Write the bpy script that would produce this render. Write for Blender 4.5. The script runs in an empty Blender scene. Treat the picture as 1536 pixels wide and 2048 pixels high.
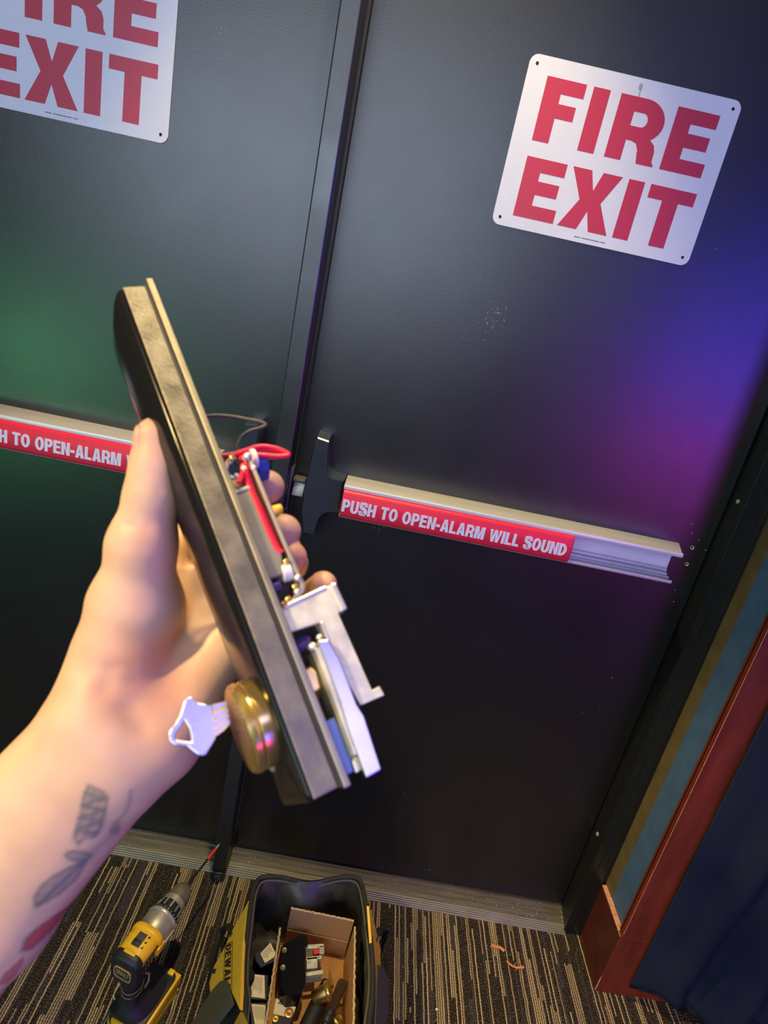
import bpy, bmesh, math, random
import numpy as np
from mathutils import Vector, Matrix
from mathutils.geometry import tessellate_polygon
random.seed(7)
sc = bpy.context.scene
COL = sc.collection

# ------------------------------------------------------------------ camera
cam_d = bpy.data.cameras.new('camera')
cam = bpy.data.objects.new('camera', cam_d); COL.objects.link(cam)
cam_d.sensor_width = 36.0; cam_d.sensor_fit = 'AUTO'
cam_d.lens = 1203.0 / 2048.0 * 36.0
cam_d.clip_start = 0.01; cam_d.clip_end = 50
CR = Vector((0.9793, 0.0293, 0.2005)); CU = Vector((-0.199, 0.3258, 0.9243)); CF = Vector((0.0382, 0.945, -0.3249))
cam.matrix_world = Matrix(((CR.x, CU.x, -CF.x, 0.0), (CR.y, CU.y, -CF.y, -1.1625), (CR.z, CU.z, -CF.z, 1.3975), (0, 0, 0, 1)))
cam_d.dof.use_dof = True; cam_d.dof.focus_distance = 1.30; cam_d.dof.aperture_fstop = 13.0
sc.camera = cam

# ------------------------------------------------------------------ world, lights, exposure
w = bpy.data.worlds.new('world'); sc.world = w; w.use_nodes = True
bg = w.node_tree.nodes['Background']
bg.inputs[0].default_value = (0.75, 0.82, 1.0, 1); bg.inputs[1].default_value = 0.045
sc.view_settings.view_transform = 'Standard'; sc.view_settings.look = 'None'
sc.view_settings.gamma = 1.0; sc.view_settings.use_curve_mapping = False
sc.view_settings.exposure = 0.0

def area(name, loc, target, size, sy, power, col, spread=180):
    l = bpy.data.lights.new(name, 'AREA'); l.shape = 'RECTANGLE'; l.size = size; l.size_y = sy
    l.energy = power; l.color = col; l.spread = math.radians(spread)
    o = bpy.data.objects.new(name, l); COL.objects.link(o); o.location = loc
    o.rotation_euler = (Vector(target) - Vector(loc)).to_track_quat('-Z', 'Y').to_euler()
    return o
def spot(name, loc, target, power, col, angle, blend, rad):
    l = bpy.data.lights.new(name, 'SPOT'); l.energy = power; l.color = col
    l.spot_size = math.radians(angle); l.spot_blend = blend; l.shadow_soft_size = rad
    o = bpy.data.objects.new(name, l); COL.objects.link(o); o.location = loc
    o.rotation_euler = (Vector(target) - Vector(loc)).to_track_quat('-Z', 'Y').to_euler()
    return o
# two warm ceiling downlights: one just in front of the doors, one over the arm
spot('door_downlight', (-0.08, -0.30, 2.75), (-0.01, -0.33, 0.0), 130, (1.0, 0.78, 0.38), 60, 0.55, 0.03)
spot('aisle_downlight', (-1.30, -1.62, 2.45), (-0.15, -0.93, 1.22), 215, (1.0, 0.70, 0.29), 25, 0.7, 0.06)
# pale blue-white hall lighting far behind the camera
area('hall_screen', (-0.9, -4.2, 2.3), (-0.3, 0, 1.6), 3.2, 1.8, 84, (0.67, 0.79, 1.0))
# coloured stage lamps behind the camera
area('green_lamp', (-2.55, -3.4, 0.48), (-0.5, 0, 1.2), 0.8, 0.5, 12, (0.25, 1.0, 0.46))
area('blue_lamp', (2.45, -3.3, 1.55), (0.5, 0, 1.3), 0.65, 0.9, 34, (0.06, 0.065, 1.0))
area('magenta_lamp', (2.35, -3.3, 0.75), (0.4, 0, 1.0), 0.8, 0.35, 10, (1.0, 0.05, 0.6))
area('violet_lamp', (0.82, -1.90, 2.70), (0.0, -0.97, 1.23), 0.75, 0.4, 1.2, (0.38, 0.34, 1.0), 70)

# ------------------------------------------------------------------ materials
def lin(c):
    return tuple(((v / 255) / 12.92 if v / 255 <= 0.04045 else ((v / 255 + 0.055) / 1.055) ** 2.4) for v in c)
def mat(name, col, rough=0.5, metal=0.0, var=0.0, vscale=60, bump=0.0, bscale=300, rvar=0.0, spec=0.5, trans=0.0, sss=0.0, stretch=None):
    m = bpy.data.materials.new(name); m.use_nodes = True
    nt = m.node_tree; b = nt.nodes['Principled BSDF']
    b.inputs['Base Color'].default_value = (*col, 1); b.inputs['Roughness'].default_value = rough
    b.inputs['Metallic'].default_value = metal; b.inputs['Specular IOR Level'].default_value = spec
    if trans: b.inputs['Transmission Weight'].default_value = trans
    tc = nt.nodes.new('ShaderNodeTexCoord'); src = tc.outputs['Object']
    if stretch:
        mp = nt.nodes.new('ShaderNodeMapping'); mp.inputs['Scale'].default_value = stretch
        nt.links.new(src, mp.inputs[0]); src = mp.outputs[0]
    n = nt.nodes.new('ShaderNodeTexNoise'); n.inputs['Scale'].default_value = vscale; n.inputs['Detail'].default_value = 5
    nt.links.new(src, n.inputs['Vector'])
    if var:
        mr = nt.nodes.new('ShaderNodeMapRange'); mr.inputs[1].default_value = 0.3; mr.inputs[2].default_value = 0.7
        mr.inputs[3].default_value = 1 - var; mr.inputs[4].default_value = 1 + var
        nt.links.new(n.outputs[0], mr.inputs[0])
        mx = nt.nodes.new('ShaderNodeMix'); mx.data_type = 'RGBA'; mx.blend_type = 'MULTIPLY'; mx.inputs[0].default_value = 1
        mx.inputs[6].default_value = (*col, 1); nt.links.new(mr.outputs[0], mx.inputs[7]); nt.links.new(mx.outputs[2], b.inputs['Base Color'])
    if rvar:
        mr2 = nt.nodes.new('ShaderNodeMapRange'); mr2.inputs[1].default_value = 0.3; mr2.inputs[2].default_value = 0.7
        mr2.inputs[3].default_value = rough - rvar; mr2.inputs[4].default_value = rough + rvar
        nt.links.new(n.outputs[0], mr2.inputs[0]); nt.links.new(mr2.outputs[0], b.inputs['Roughness'])
    if bump:
        n2 = nt.nodes.new('ShaderNodeTexNoise'); n2.inputs['Scale'].default_value = bscale; n2.inputs['Detail'].default_value = 3
        nt.links.new(src, n2.inputs['Vector'])
        bp = nt.nodes.new('ShaderNodeBump'); bp.inputs['Strength'].default_value = bump; bp.inputs['Distance'].default_value = 0.002
        nt.links.new(n2.outputs[0], bp.inputs['Height']); nt.links.new(bp.outputs[0], b.inputs['Normal'])
    return m

def door_paint():
    m = mat('black_satin_paint', (0.0065, 0.0068, 0.0075), 0.34, spec=1.0, bump=0.08, bscale=420)
    nt = m.node_tree; b = nt.nodes['Principled BSDF']
    tc = nt.nodes.new('ShaderNodeTexCoord')
    # smudges in the gloss
    n = nt.nodes.new('ShaderNodeTexNoise'); n.inputs['Scale'].default_value = 3.5; n.inputs['Detail'].default_value = 6; n.inputs['Roughness'].default_value = 0.6
    nt.links.new(tc.outputs['Object'], n.inputs['Vector'])
    mr = nt.nodes.new('ShaderNodeMapRange'); mr.inputs[1].default_value = 0.3; mr.inputs[2].default_value = 0.7; mr.inputs[3].default_value = 0.31; mr.inputs[4].default_value = 0.37
    nt.links.new(n.outputs[0], mr.inputs[0]); nt.links.new(mr.outputs[0], b.inputs['Roughness'])
    # pale scuffs and specks of dust
    v = nt.nodes.new('ShaderNodeTexNoise'); v.inputs['Scale'].default_value = 190; v.inputs['Detail'].default_value = 2
    nt.links.new(tc.outputs['Object'], v.inputs['Vector'])
    g = nt.nodes.new('ShaderNodeTexNoise'); g.inputs['Scale'].default_value = 9; g.inputs['Detail'].default_value = 4
    nt.links.new(tc.outputs['Object'], g.inputs['Vector'])
    add = nt.nodes.new('ShaderNodeMath'); add.operation = 'ADD'; nt.links.new(v.outputs[0], add.inputs[0]); nt.links.new(g.outputs[0], add.inputs[1])
    cr = nt.nodes.new('ShaderNodeMapRange'); cr.inputs[1].default_value = 1.34; cr.inputs[2].default_value = 1.42
    nt.links.new(add.outputs[0], cr.inputs[0])
    mx = nt.nodes.new('ShaderNodeMix'); mx.data_type = 'RGBA'; mx.inputs[6].default_value = (0.0065, 0.0068, 0.0075, 1); mx.inputs[7].default_value = (0.22, 0.21, 0.19, 1)
    nt.links.new(cr.outputs[0], mx.inputs[0]); nt.links.new(mx.outputs[2], b.inputs['Base Color'])
    return m

def carpet():
    m = bpy.data.materials.new('striped_loop_carpet'); m.use_nodes = True
    nt = m.node_tree; L = nt.links; b = nt.nodes['Principled BSDF']; b.inputs['Roughness'].default_value = 0.95; b.inputs['Specular IOR Level'].default_value = 0.1
    tc = nt.nodes.new('ShaderNodeTexCoord'); sp = nt.nodes.new('ShaderNodeSeparateXYZ'); L.new(tc.outputs['Object'], sp.inputs[0])
    def M(op, a, bb=None, c=None):
        n = nt.nodes.new('ShaderNodeMath'); n.operation = op
        for i, x in enumerate((a, bb, c)):
            if x is None: continue
            if isinstance(x, (int, float)): n.inputs[i].default_value = x
            else: L.new(x, n.inputs[i])
        return n.outputs[0]
    W = 0.0050
    wob = nt.nodes.new('ShaderNodeTexNoise'); wob.inputs['Scale'].default_value = 45; L.new(tc.outputs['Object'], wob.inputs['Vector'])
    xx = M('ADD', sp.outputs[0], M('MULTIPLY', M('SUBTRACT', wob.outputs[0], 0.5), 0.0034))
    u = M('DIVIDE', xx, W); ci = M('FLOOR', u); fu = M('SUBTRACT', u, ci)
    def wn(a, bb, seed):
        c = nt.nodes.new('ShaderNodeCombineXYZ'); L.new(a, c.inputs[0])
        if isinstance(bb, (int, float)): c.inputs[1].default_value = bb
        else: L.new(bb, c.inputs[1])
        c.inputs[2].default_value = seed
        n = nt.nodes.new('ShaderNodeTexWhiteNoise'); n.noise_dimensions = '3D'; L.new(c.outputs[0], n.inputs['Vector']); return n.outputs['Value']
    # bundles: the same on/off pattern is shared by about four neighbouring yarns
    gi = M('FLOOR', M('DIVIDE', M('ADD', ci, 1000.0), 4.0))
    off = wn(gi, 0.0, 3.1)
    seg = M('FLOOR', M('DIVIDE', M('ADD', sp.outputs[1], M('MULTIPLY', off, 0.6)), 0.16))
    bundle = wn(gi, seg, 7.7)
    seg2 = M('FLOOR', M('DIVIDE', M('ADD', sp.outputs[1], M('MULTIPLY', wn(ci, 0.0, 9.0), 0.7)), 0.27))
    single = wn(ci, seg2, 5.5)
    on = M('MAXIMUM', M('MULTIPLY', M('GREATER_THAN', bundle, 0.60), M('GREATER_THAN', single, 0.36)), M('GREATER_THAN', single, 0.76))
    # bead of each loop along the yarn
    bead = M('SINE', M('MULTIPLY', M('ADD', sp.outputs[1], M('MULTIPLY', wn(ci, 1.0, 2.2), 0.02)), 2 * math.pi / 0.0068))
    bead01 = M('MULTIPLY_ADD', bead, 0.5, 0.5)
    prof = M('SINE', M('MULTIPLY', fu, math.pi))
    yarn = M('GREATER_THAN', M('MULTIPLY', prof, M('MULTIPLY_ADD', bead01, 0.4, 0.6)), 0.42)
    nz = nt.nodes.new('ShaderNodeTexNoise'); nz.inputs['Scale'].default_value = 420; nz.inputs['Detail'].default_value = 2; L.new(tc.outputs['Object'], nz.inputs['Vector'])
    def mix(f, a, bb, blend='MIX'):
        n = nt.nodes.new('ShaderNodeMix'); n.data_type = 'RGBA'; n.blend_type = blend
        if isinstance(f, (int, float)): n.inputs[0].default_value = f
        else: L.new(f, n.inputs[0])
        for i, x in ((6, a), (7, bb)):
            if isinstance(x, tuple): n.inputs[i].default_value = (*x, 1)
            else: L.new(x, n.inputs[i])
        return n.outputs[2]
    cream = mix(wn(ci, seg2, 1.3), (0.54, 0.41, 0.21), (0.30, 0.225, 0.125))
    dark = mix(M('GREATER_THAN', wn(ci, seg, 4.0), 0.75), (0.028, 0.022, 0.017), (0.05, 0.042, 0.045))
    dark = mix(M('GREATER_THAN', nz.outputs[0], 0.60), dark, (0.20, 0.155, 0.09))
    c = mix(M('MULTIPLY', on, yarn), dark, cream)
    L.new(c, b.inputs['Base Color'])
    bp = nt.nodes.new('ShaderNodeBump'); bp.inputs['Strength'].default_value = 0.8; bp.inputs['Distance'].default_value = 0.003
    h = M('ADD', M('MULTIPLY', prof, M('MULTIPLY_ADD', bead01, 0.5, 0.5)), M('MULTIPLY', nz.outputs[0], 0.5))
    L.new(h, bp.inputs['Height']); L.new(bp.outputs[0], b.inputs['Normal'])
    return m

def skin_mat():
    m = bpy.data.materials.new('skin'); m.use_nodes = True
    nt = m.node_tree; L = nt.links; b = nt.nodes['Principled BSDF']
    b.inputs['Roughness'].default_value = 0.48; b.inputs['Specular IOR Level'].default_value = 0.35
    b.inputs['Subsurface Weight'].default_value = 0.12; b.inputs['Subsurface Scale'].default_value = 0.006
    b.inputs['Subsurface Radius'].default_value = (1.0, 0.35, 0.2)
    a = nt.nodes.new('ShaderNodeVertexColor'); a.layer_name = 'skin_colour'
    tc = nt.nodes.new('ShaderNodeTexCoord')
    n = nt.nodes.new('ShaderNodeTexNoise'); n.inputs['Scale'].default_value = 55; n.inputs['Detail'].default_value = 5; L.new(tc.outputs['Object'], n.inputs['Vector'])
    mr = nt.nodes.new('ShaderNodeMapRange'); mr.inputs[1].default_value = 0.3; mr.inputs[2].default_value = 0.7; mr.inputs[3].default_value = 0.9; mr.inputs[4].default_value = 1.06
    L.new(n.outputs[0], mr.inputs[0])
    mx = nt.nodes.new('ShaderNodeMix'); mx.data_type = 'RGBA'; mx.blend_type = 'MULTIPLY'; mx.inputs[0].default_value = 1
    L.new(a.outputs[0], mx.inputs[6]); L.new(mr.outputs[0], mx.inputs[7]); L.new(mx.outputs[2], b.inputs['Base Color'])
    n2 = nt.nodes.new('ShaderNodeTexNoise'); n2.inputs['Scale'].default_value = 900; L.new(tc.outputs['Object'], n2.inputs['Vector'])
    bp = nt.nodes.new('ShaderNodeBump'); bp.inputs['Strength'].default_value = 0.12; bp.inputs['Distance'].default_value = 0.0006
    L.new(n2.outputs[0], bp.inputs['Height']); L.new(bp.outputs[0], b.inputs['Normal'])
    return m

def sign_white():
    m = mat('sign_white', (0.80, 0.81, 0.83), 0.38, var=0.02, vscale=40)
    return m

def dusty_metal():
    m = mat('dusty_aluminium', (0.13, 0.115, 0.085), 0.55, 0.5, var=0.3, vscale=35, stretch=(0.3, 6, 1))
    return m

def cardboard():
    return mat('cardboard', (0.50, 0.26, 0.092), 0.85, var=0.08, vscale=90, spec=0.15, stretch=(1, 1, 5))

M = dict(
    door=door_paint(),
    mullion=mat('black_mullion_paint', (0.013, 0.0135, 0.014), 0.36, spec=1.0, rvar=0.07, vscale=9, bump=0.05),
    frame=mat('black_frame_paint', (0.009, 0.009, 0.009), 0.4, spec=0.6, var=0.2, bump=0.1, bscale=150),
    carpet=carpet(),
    white=sign_white(), red=mat('sign_red', (0.60, 0.032, 0.07), 0.4), ink=mat('small_black_ink', (0.03, 0.03, 0.03), 0.6),
    stain=mat('grey_stain', (0.42, 0.41, 0.40), 0.6), hole=mat('dark_hole', (0.008, 0.008, 0.008), 0.8), steel=mat('bright_steel', (0.6, 0.6, 0.58), 0.3, 1.0),
    alu=mat('brushed_aluminium', (0.70, 0.68, 0.62), 0.45, 0.45, var=0.08, vscale=80, stretch=(0.1, 1, 1)),
    lip=mat('highlight_lip', (0.86, 0.85, 0.82), 0.35, 0.3),  # whitish colour paints the highlight along the rail's front lip
    rail_back=mat('satin_rail_back', (0.78, 0.74, 0.78), 0.5, 0.0, var=0.04, vscale=30),
    pushred=mat('push_label_red', (0.92, 0.022, 0.055), 0.45), letter=mat('white_lettering', (0.95, 0.93, 0.95), 0.45),
    case=mat('black_case_enamel', (0.032, 0.040, 0.050), 0.26, spec=0.9, bump=0.04, bscale=500),
    emboss=mat('raised_mark', (0.012, 0.013, 0.016), 0.25),
    thr=dusty_metal(), flute=mat('fluted_aluminium', (0.36, 0.33, 0.25), 0.5, 0.6, var=0.15, vscale=50, stretch=(0.3, 1, 1)),
    crumb=mat('pale_crumbs', (0.5, 0.44, 0.33), 0.9, var=0.2), screw=mat('pale_screw', (0.5, 0.46, 0.36), 0.5, 0.3),
    bluewall=mat('slate_blue_paint', (0.055, 0.115, 0.235), 0.6, var=0.12, vscale=22, spec=0.3), brown=mat('brown_edge_strip', (0.115, 0.085, 0.035), 0.6, var=0.15, vscale=30),
    redtrim=mat('dark_red_paint', (0.145, 0.022, 0.010), 0.5, var=0.28, vscale=30, stretch=(1, 1, 0.2), spec=0.35),
    redbase=mat('maroon_paint', (0.068, 0.014, 0.010), 0.5, var=0.18, vscale=25, spec=0.3), rawwood=mat('raw_wood_edge', (0.62, 0.30, 0.16), 0.7, var=0.3, vscale=120),
    curtain=mat('navy_cloth', (0.010, 0.015, 0.030), 0.8, var=0.12, vscale=14, spec=0.2, bump=0.15, bscale=900), wall=mat('dark_wall_paint', (0.03, 0.03, 0.033), 0.7, var=0.1),
    skin=skin_mat(), nail=mat('fingernail', (0.68, 0.40, 0.30), 0.35, spec=0.5),
    lockside=mat('grey_zinc_housing', (0.24, 0.22, 0.17), 0.46, 0.75, var=0.28, vscale=75, rvar=0.08, bump=0.1, bscale=600),
    flange=mat('zinc_flange', (0.36, 0.33, 0.25), 0.42, 0.8, var=0.15, vscale=70), groove=mat('dark_groove', (0.03, 0.028, 0.028), 0.6),
    gloss=mat('glossy_black_cover', (0.010, 0.010, 0.011), 0.15, spec=0.2, rvar=0.03, vscale=25),
    brass=mat('brass', (0.80, 0.58, 0.19), 0.24, 0.85, var=0.06, vscale=60), brassface=mat('brass_face', (0.55, 0.42, 0.15), 0.35, 1.0, var=0.1, vscale=60),
    nickel=mat('nickel_key', (0.72, 0.71, 0.78), 0.36, 1.0, var=0.05, vscale=90, stretch=(6, 1, 1)),
    zinclever=mat('smooth_zinc_lever', (0.72, 0.71, 0.66), 0.30, 1.0, var=0.06, vscale=60), zinc=mat('zinc_plate', (0.68, 0.67, 0.52), 0.42, 0.5, var=0.26, vscale=95, rvar=0.08), zincbright=mat('bright_zinc_edge', (0.82, 0.80, 0.76), 0.3, 0.7),
    greybox=mat('grey_metal_box', (0.28, 0.26, 0.2), 0.5, 0.6, var=0.15, vscale=60), pcb=mat('grey_plate', (0.42, 0.39, 0.34), 0.45, 0.7, var=0.1),
    wirered=mat('red_wire', (0.72, 0.015, 0.05), 0.35), wireblack=mat('grey_black_wire', (0.06, 0.06, 0.05), 0.4), plasticwhite=mat('white_plastic', (0.75, 0.72, 0.7), 0.4),
    blueknob=mat('blue_plastic', (0.03, 0.06, 0.32), 0.4), purple=mat('violet_plastic', (0.06, 0.04, 0.2), 0.4), amber=mat('yellow_plastic', (0.75, 0.45, 0.05), 0.4), blueplate=mat('blue_steel_plate', (0.16, 0.24, 0.42), 0.4, 0.6),
    dyellow=mat('tool_yellow', (0.90, 0.52, 0.016), 0.42, var=0.08, vscale=40), dblack=mat('tool_black', (0.016, 0.016, 0.016), 0.5, bump=0.08, bscale=700), gear=mat('cast_aluminium', (0.52, 0.48, 0.38), 0.45, 0.6, var=0.1, vscale=60), chuck=mat('worn_steel_chuck', (0.26, 0.21, 0.14), 0.42, 0.45, var=0.2, vscale=50), dgrey=mat('dark_grey_switch', (0.07, 0.07, 0.065), 0.5), trigger=mat('grey_trigger', (0.3, 0.34, 0.4), 0.4),
    bit=mat('dark_bit_steel', (0.05, 0.045, 0.04), 0.4, 0.7), bitred=mat('red_bit_sleeve', (0.75, 0.04, 0.04), 0.4),
    nylon=mat('black_nylon', (0.018, 0.018, 0.015), 0.7, var=0.2, vscale=60, bump=0.3, bscale=1200), lining=mat('grey_lining', (0.040, 0.038, 0.026), 0.42, var=0.3, vscale=30, bump=0.4, bscale=60), webbing=mat('grey_webbing', (0.095, 0.085, 0.055), 0.8, bump=0.3, bscale=1500), bagyellow=mat('yellow_nylon', (0.90, 0.53, 0.035), 0.65, var=0.08, vscale=40, bump=0.2, bscale=1000), bagolive=mat('olive_yellow_nylon', (0.42, 0.27, 0.02), 0.7),
    card=cardboard(), cardedge=mat('corrugated_edge', (0.58, 0.40, 0.21), 0.9, var=0.4, vscale=400), cream=mat('cream_paper', (0.88, 0.80, 0.58), 0.8), navy=mat('navy_carton', (0.015, 0.02, 0.05), 0.5), print=mat('grey_print', (0.2, 0.17, 0.12), 0.8),
    handle=mat('dark_amber_handle', (0.05, 0.025, 0.018), 0.2, spec=0.6), shaving=mat('orange_wood_shaving', (0.6, 0.24, 0.09), 0.8, var=0.2),
)

# ------------------------------------------------------------------ mesh helpers
class MB:
    def __init__(s): s.v = []; s.f = []; s.fm = []
    def add(s, vs, fs, mi=0):
        o = len(s.v); s.v += [tuple(p) for p in vs]; s.f += [tuple(i + o for i in f) for f in fs]; s.fm += [mi] * len(fs); return s
    def box(s, a, b, mi=0):
        (x0, y0, z0), (x1, y1, z1) = a, b
        vs = [(x, y, z) for x in (x0, x1) for y in (y0, y1) for z in (z0, z1)]
        return s.add(vs, [(0, 1, 3, 2), (4, 6, 7, 5), (0, 4, 5, 1), (2, 3, 7, 6), (0, 2, 6, 4), (1, 5, 7, 3)], mi)
    def hexa(s, bot, top, mi=0):
        return s.add(list(bot) + list(top), [(3, 2, 1, 0), (4, 5, 6, 7)] + [(i, (i + 1) % 4, (i + 1) % 4 + 4, i + 4) for i in range(4)], mi)
    def prism(s, poly, fn0, fn1, holes=(), mi=0):
        """polygon (2-D, with holes) between two placements fn(u, v) -> point"""
        loops = [list(poly)] + [list(h) for h in holes]
        flat = [p for l in loops for p in l]; n = len(flat)
        tris = tessellate_polygon([[Vector((p[0], p[1], 0)) for p in l] for l in loops])
        vs = [fn0(*p) for p in flat] + [fn1(*p) for p in flat]
        fs = [tuple(t) for t in tris] + [tuple(i + n for i in reversed(t)) for t in tris]
        o = 0
        for l in loops:
            k = len(l)
            fs += [(o + i, o + (i + 1) % k, o + (i + 1) % k + n, o + i + n) for i in range(k)]; o += k
        return s.add(vs, fs, mi)
    def tube(s, pts, r, n=10, flat=1.0, up=(0, 0, 1), mi=0, closed=False):
        pts = [Vector(p) for p in pts]; K = len(pts); rs = r if isinstance(r, (list, tuple)) else [r] * K
        vs = []; prev = None
        for i, p in enumerate(pts):
            a = pts[i - 1] if (i > 0 or closed) else p
            b = pts[(i + 1) % K] if (i < K - 1 or closed) else p
            t = (b - a).normalized()
            if prev is None:
                u = Vector(up); u = (u - t * u.dot(t))
                if u.length < 1e-4: u = Vector((1, 0, 0)) - t * t.x
            else: u = prev - t * prev.dot(t)
            u.normalize(); prev = u; v = t.cross(u)
            for k in range(n):
                c = 2 * math.pi * k / n; vs.append(p + u * (math.cos(c) * rs[i] * flat) + v * (math.sin(c) * rs[i]))
        fs = []
        for i in range(K if closed else K - 1):
            j = (i + 1) % K
            fs += [(i * n + k, i * n + (k + 1) % n, j * n + (k + 1) % n, j * n + k) for k in range(n)]
        if not closed: fs += [tuple(range(n))[::-1], tuple((K - 1) * n + k for k in range(n))]
        return s.add(vs, fs, mi)
    def lathe(s, prof, o, ax, n=40, mi=0, ref=(0, 0, 1)):
        """prof: (distance along ax, radius)"""
        o = Vector(o); ax = Vector(ax).normalized(); u = Vector(ref); u = u - ax * u.dot(ax)
        if u.length < 1e-3: u = Vector((1, 0, 0)) - ax * ax.x
        u.normalize(); v = ax.cross(u); vs = []
        for (d, r) in prof:
            for k in range(n):
                c = 2 * math.pi * k / n; vs.append(o + ax * d + u * (r * math.cos(c)) + v * (r * math.sin(c)))
        fs = []
        for i in range(len(prof) - 1):
            fs += [(i * n + k, i * n + (k + 1) % n, (i + 1) * n + (k + 1) % n, (i + 1) * n + k) for k in range(n)]
        if prof[0][1] > 1e-6: fs.append(tuple(range(n))[::-1])
        if prof[-1][1] > 1e-6: fs.append(tuple((len(prof) - 1) * n + k for k in range(n)))
        return s.add(vs, fs, mi)
    def loft(s, loops, cap0=True, cap1=True, mi=0):
        n = len(loops[0]); vs = [p for l in loops for p in l]; fs = []
        for i in range(len(loops) - 1):
            fs += [(i * n + k, i * n + (k + 1) % n, (i + 1) * n + (k + 1) % n, (i + 1) * n + k) for k in range(n)]
        if cap0: fs.append(tuple(range(n))[::-1])
        if cap1: fs.append(tuple((len(loops) - 1) * n + k for k in range(n)))
        return s.add(vs, fs, mi)
    def grid(s, fn, nu, nv, mi=0):
        vs = [fn(i / nu, j / nv) for i in range(nu + 1) for j in range(nv + 1)]
        return s.add(vs, [(i * (nv + 1) + j, (i + 1) * (nv + 1) + j, (i + 1) * (nv + 1) + j + 1, i * (nv + 1) + j + 1) for i in range(nu) for j in range(nv)], mi)
    def ell(s, c, r, axes=None, n=16, mi=0):
        c = Vector(c); ax = axes or (Vector((1, 0, 0)), Vector((0, 1, 0)), Vector((0, 0, 1))); vs = []
        for i in range(1, n):
            t = math.pi * i / n
            for k in range(2 * n):
                p = math.pi * k / n
                vs.append(c + ax[0] * (r[0] * math.sin(t) * math.cos(p)) + ax[1] * (r[1] * math.sin(t) * math.sin(p)) + ax[2] * (r[2] * math.cos(t)))
        m = 2 * n; fs = [(i * m + k, (i + 1) * m + k, (i + 1) * m + (k + 1) % m, i * m + (k + 1) % m) for i in range(n - 2) for k in range(m)]
        vs += [c + ax[2] * r[2], c - ax[2] * r[2]]; a = len(vs) - 2
        fs += [(a, k, (k + 1) % m) for k in range(m)] + [(a + 1, (n - 2) * m + (k + 1) % m, (n - 2) * m + k) for k in range(m)]
        return s.add(vs, fs, mi)
    def mesh(s, name, mats, smooth=None, bevel=0):
        me = bpy.data.meshes.new(name); me.from_pydata(s.v, [], s.f)
        for m in (mats if isinstance(mats, (list, tuple)) else [mats]): me.materials.append(m)
        for p, mi in zip(me.polygons, s.fm): p.material_index = mi
        bm = bmesh.new(); bm.from_mesh(me)
        bmesh.ops.recalc_face_normals(bm, faces=bm.faces)
        if bevel:
            ed = [e for e in bm.edges if len(e.link_faces) == 2 and e.calc_face_angle(0) > 0.6]
            bmesh.ops.bevel(bm, geom=ed, offset=bevel, segments=2, affect='EDGES', profile=0.5, clamp_overlap=True)
        bm.to_mesh(me); bm.free()
        if smooth is not None:
            me.polygons.foreach_set('use_smooth', [True] * len(me.polygons))
            me.set_sharp_from_angle(angle=math.radians(smooth))
        return me
    def build(s, name, mats, parent=None, smooth=35, bevel=0, label=None):
        o = bpy.data.objects.new(name, s.mesh(name, mats, smooth, bevel)); COL.objects.link(o)
        if parent is not None: o.parent = parent
        if label: o['label'] = label
        return o
def tag(o, label, cat, group=None, kind=None):
    o['label'] = label; o['category'] = cat
    if group: o['group'] = group
    if kind: o['kind'] = kind
    return o
def thing(name, label, cat, mtx=None, group=None):
    o = bpy.data.objects.new(name, None); COL.objects.link(o); o.empty_display_size = 0.02
    if mtx is not None: o.matrix_world = mtx if isinstance(mtx, Matrix) else Matrix.Translation(Vector(mtx))
    return tag(o, label, cat, group)
def struct(o, label=None):
    o['kind'] = 'structure'
    if label: o['label'] = label
    return o
def rrect(x0, y0, x1, y1, r, n=6):
    out = []
    for cx, cy, a in ((x1 - r, y1 - r, 0), (x0 + r, y1 - r, 90), (x0 + r, y0 + r, 180), (x1 - r, y0 + r, 270)):
        for k in range(n + 1):
            t = math.radians(a + 90 * k / n); out.append((cx + r * math.cos(t), cy + r * math.sin(t)))
    return out
def spline(pts, sub=6, closed=False):
    P_ = [Vector(p) for p in pts]; n = len(P_); out = []
    for i in range(n if closed else n - 1):
        p0 = P_[(i - 1) % n] if (closed or i) else P_[0]; p1 = P_[i]; p2 = P_[(i + 1) % n]
        p3 = P_[(i + 2) % n] if (closed or i + 2 < n) else P_[-1]
        for k in range(sub):
            t = k / sub
            out.append(0.5 * ((2 * p1) + (p2 - p0) * t + (2 * p0 - 5 * p1 + 4 * p2 - p3) * t * t + (3 * p1 - p0 - 3 * p2 + p3) * t ** 3))
    if not closed: out.append(P_[-1])
    return out

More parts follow.
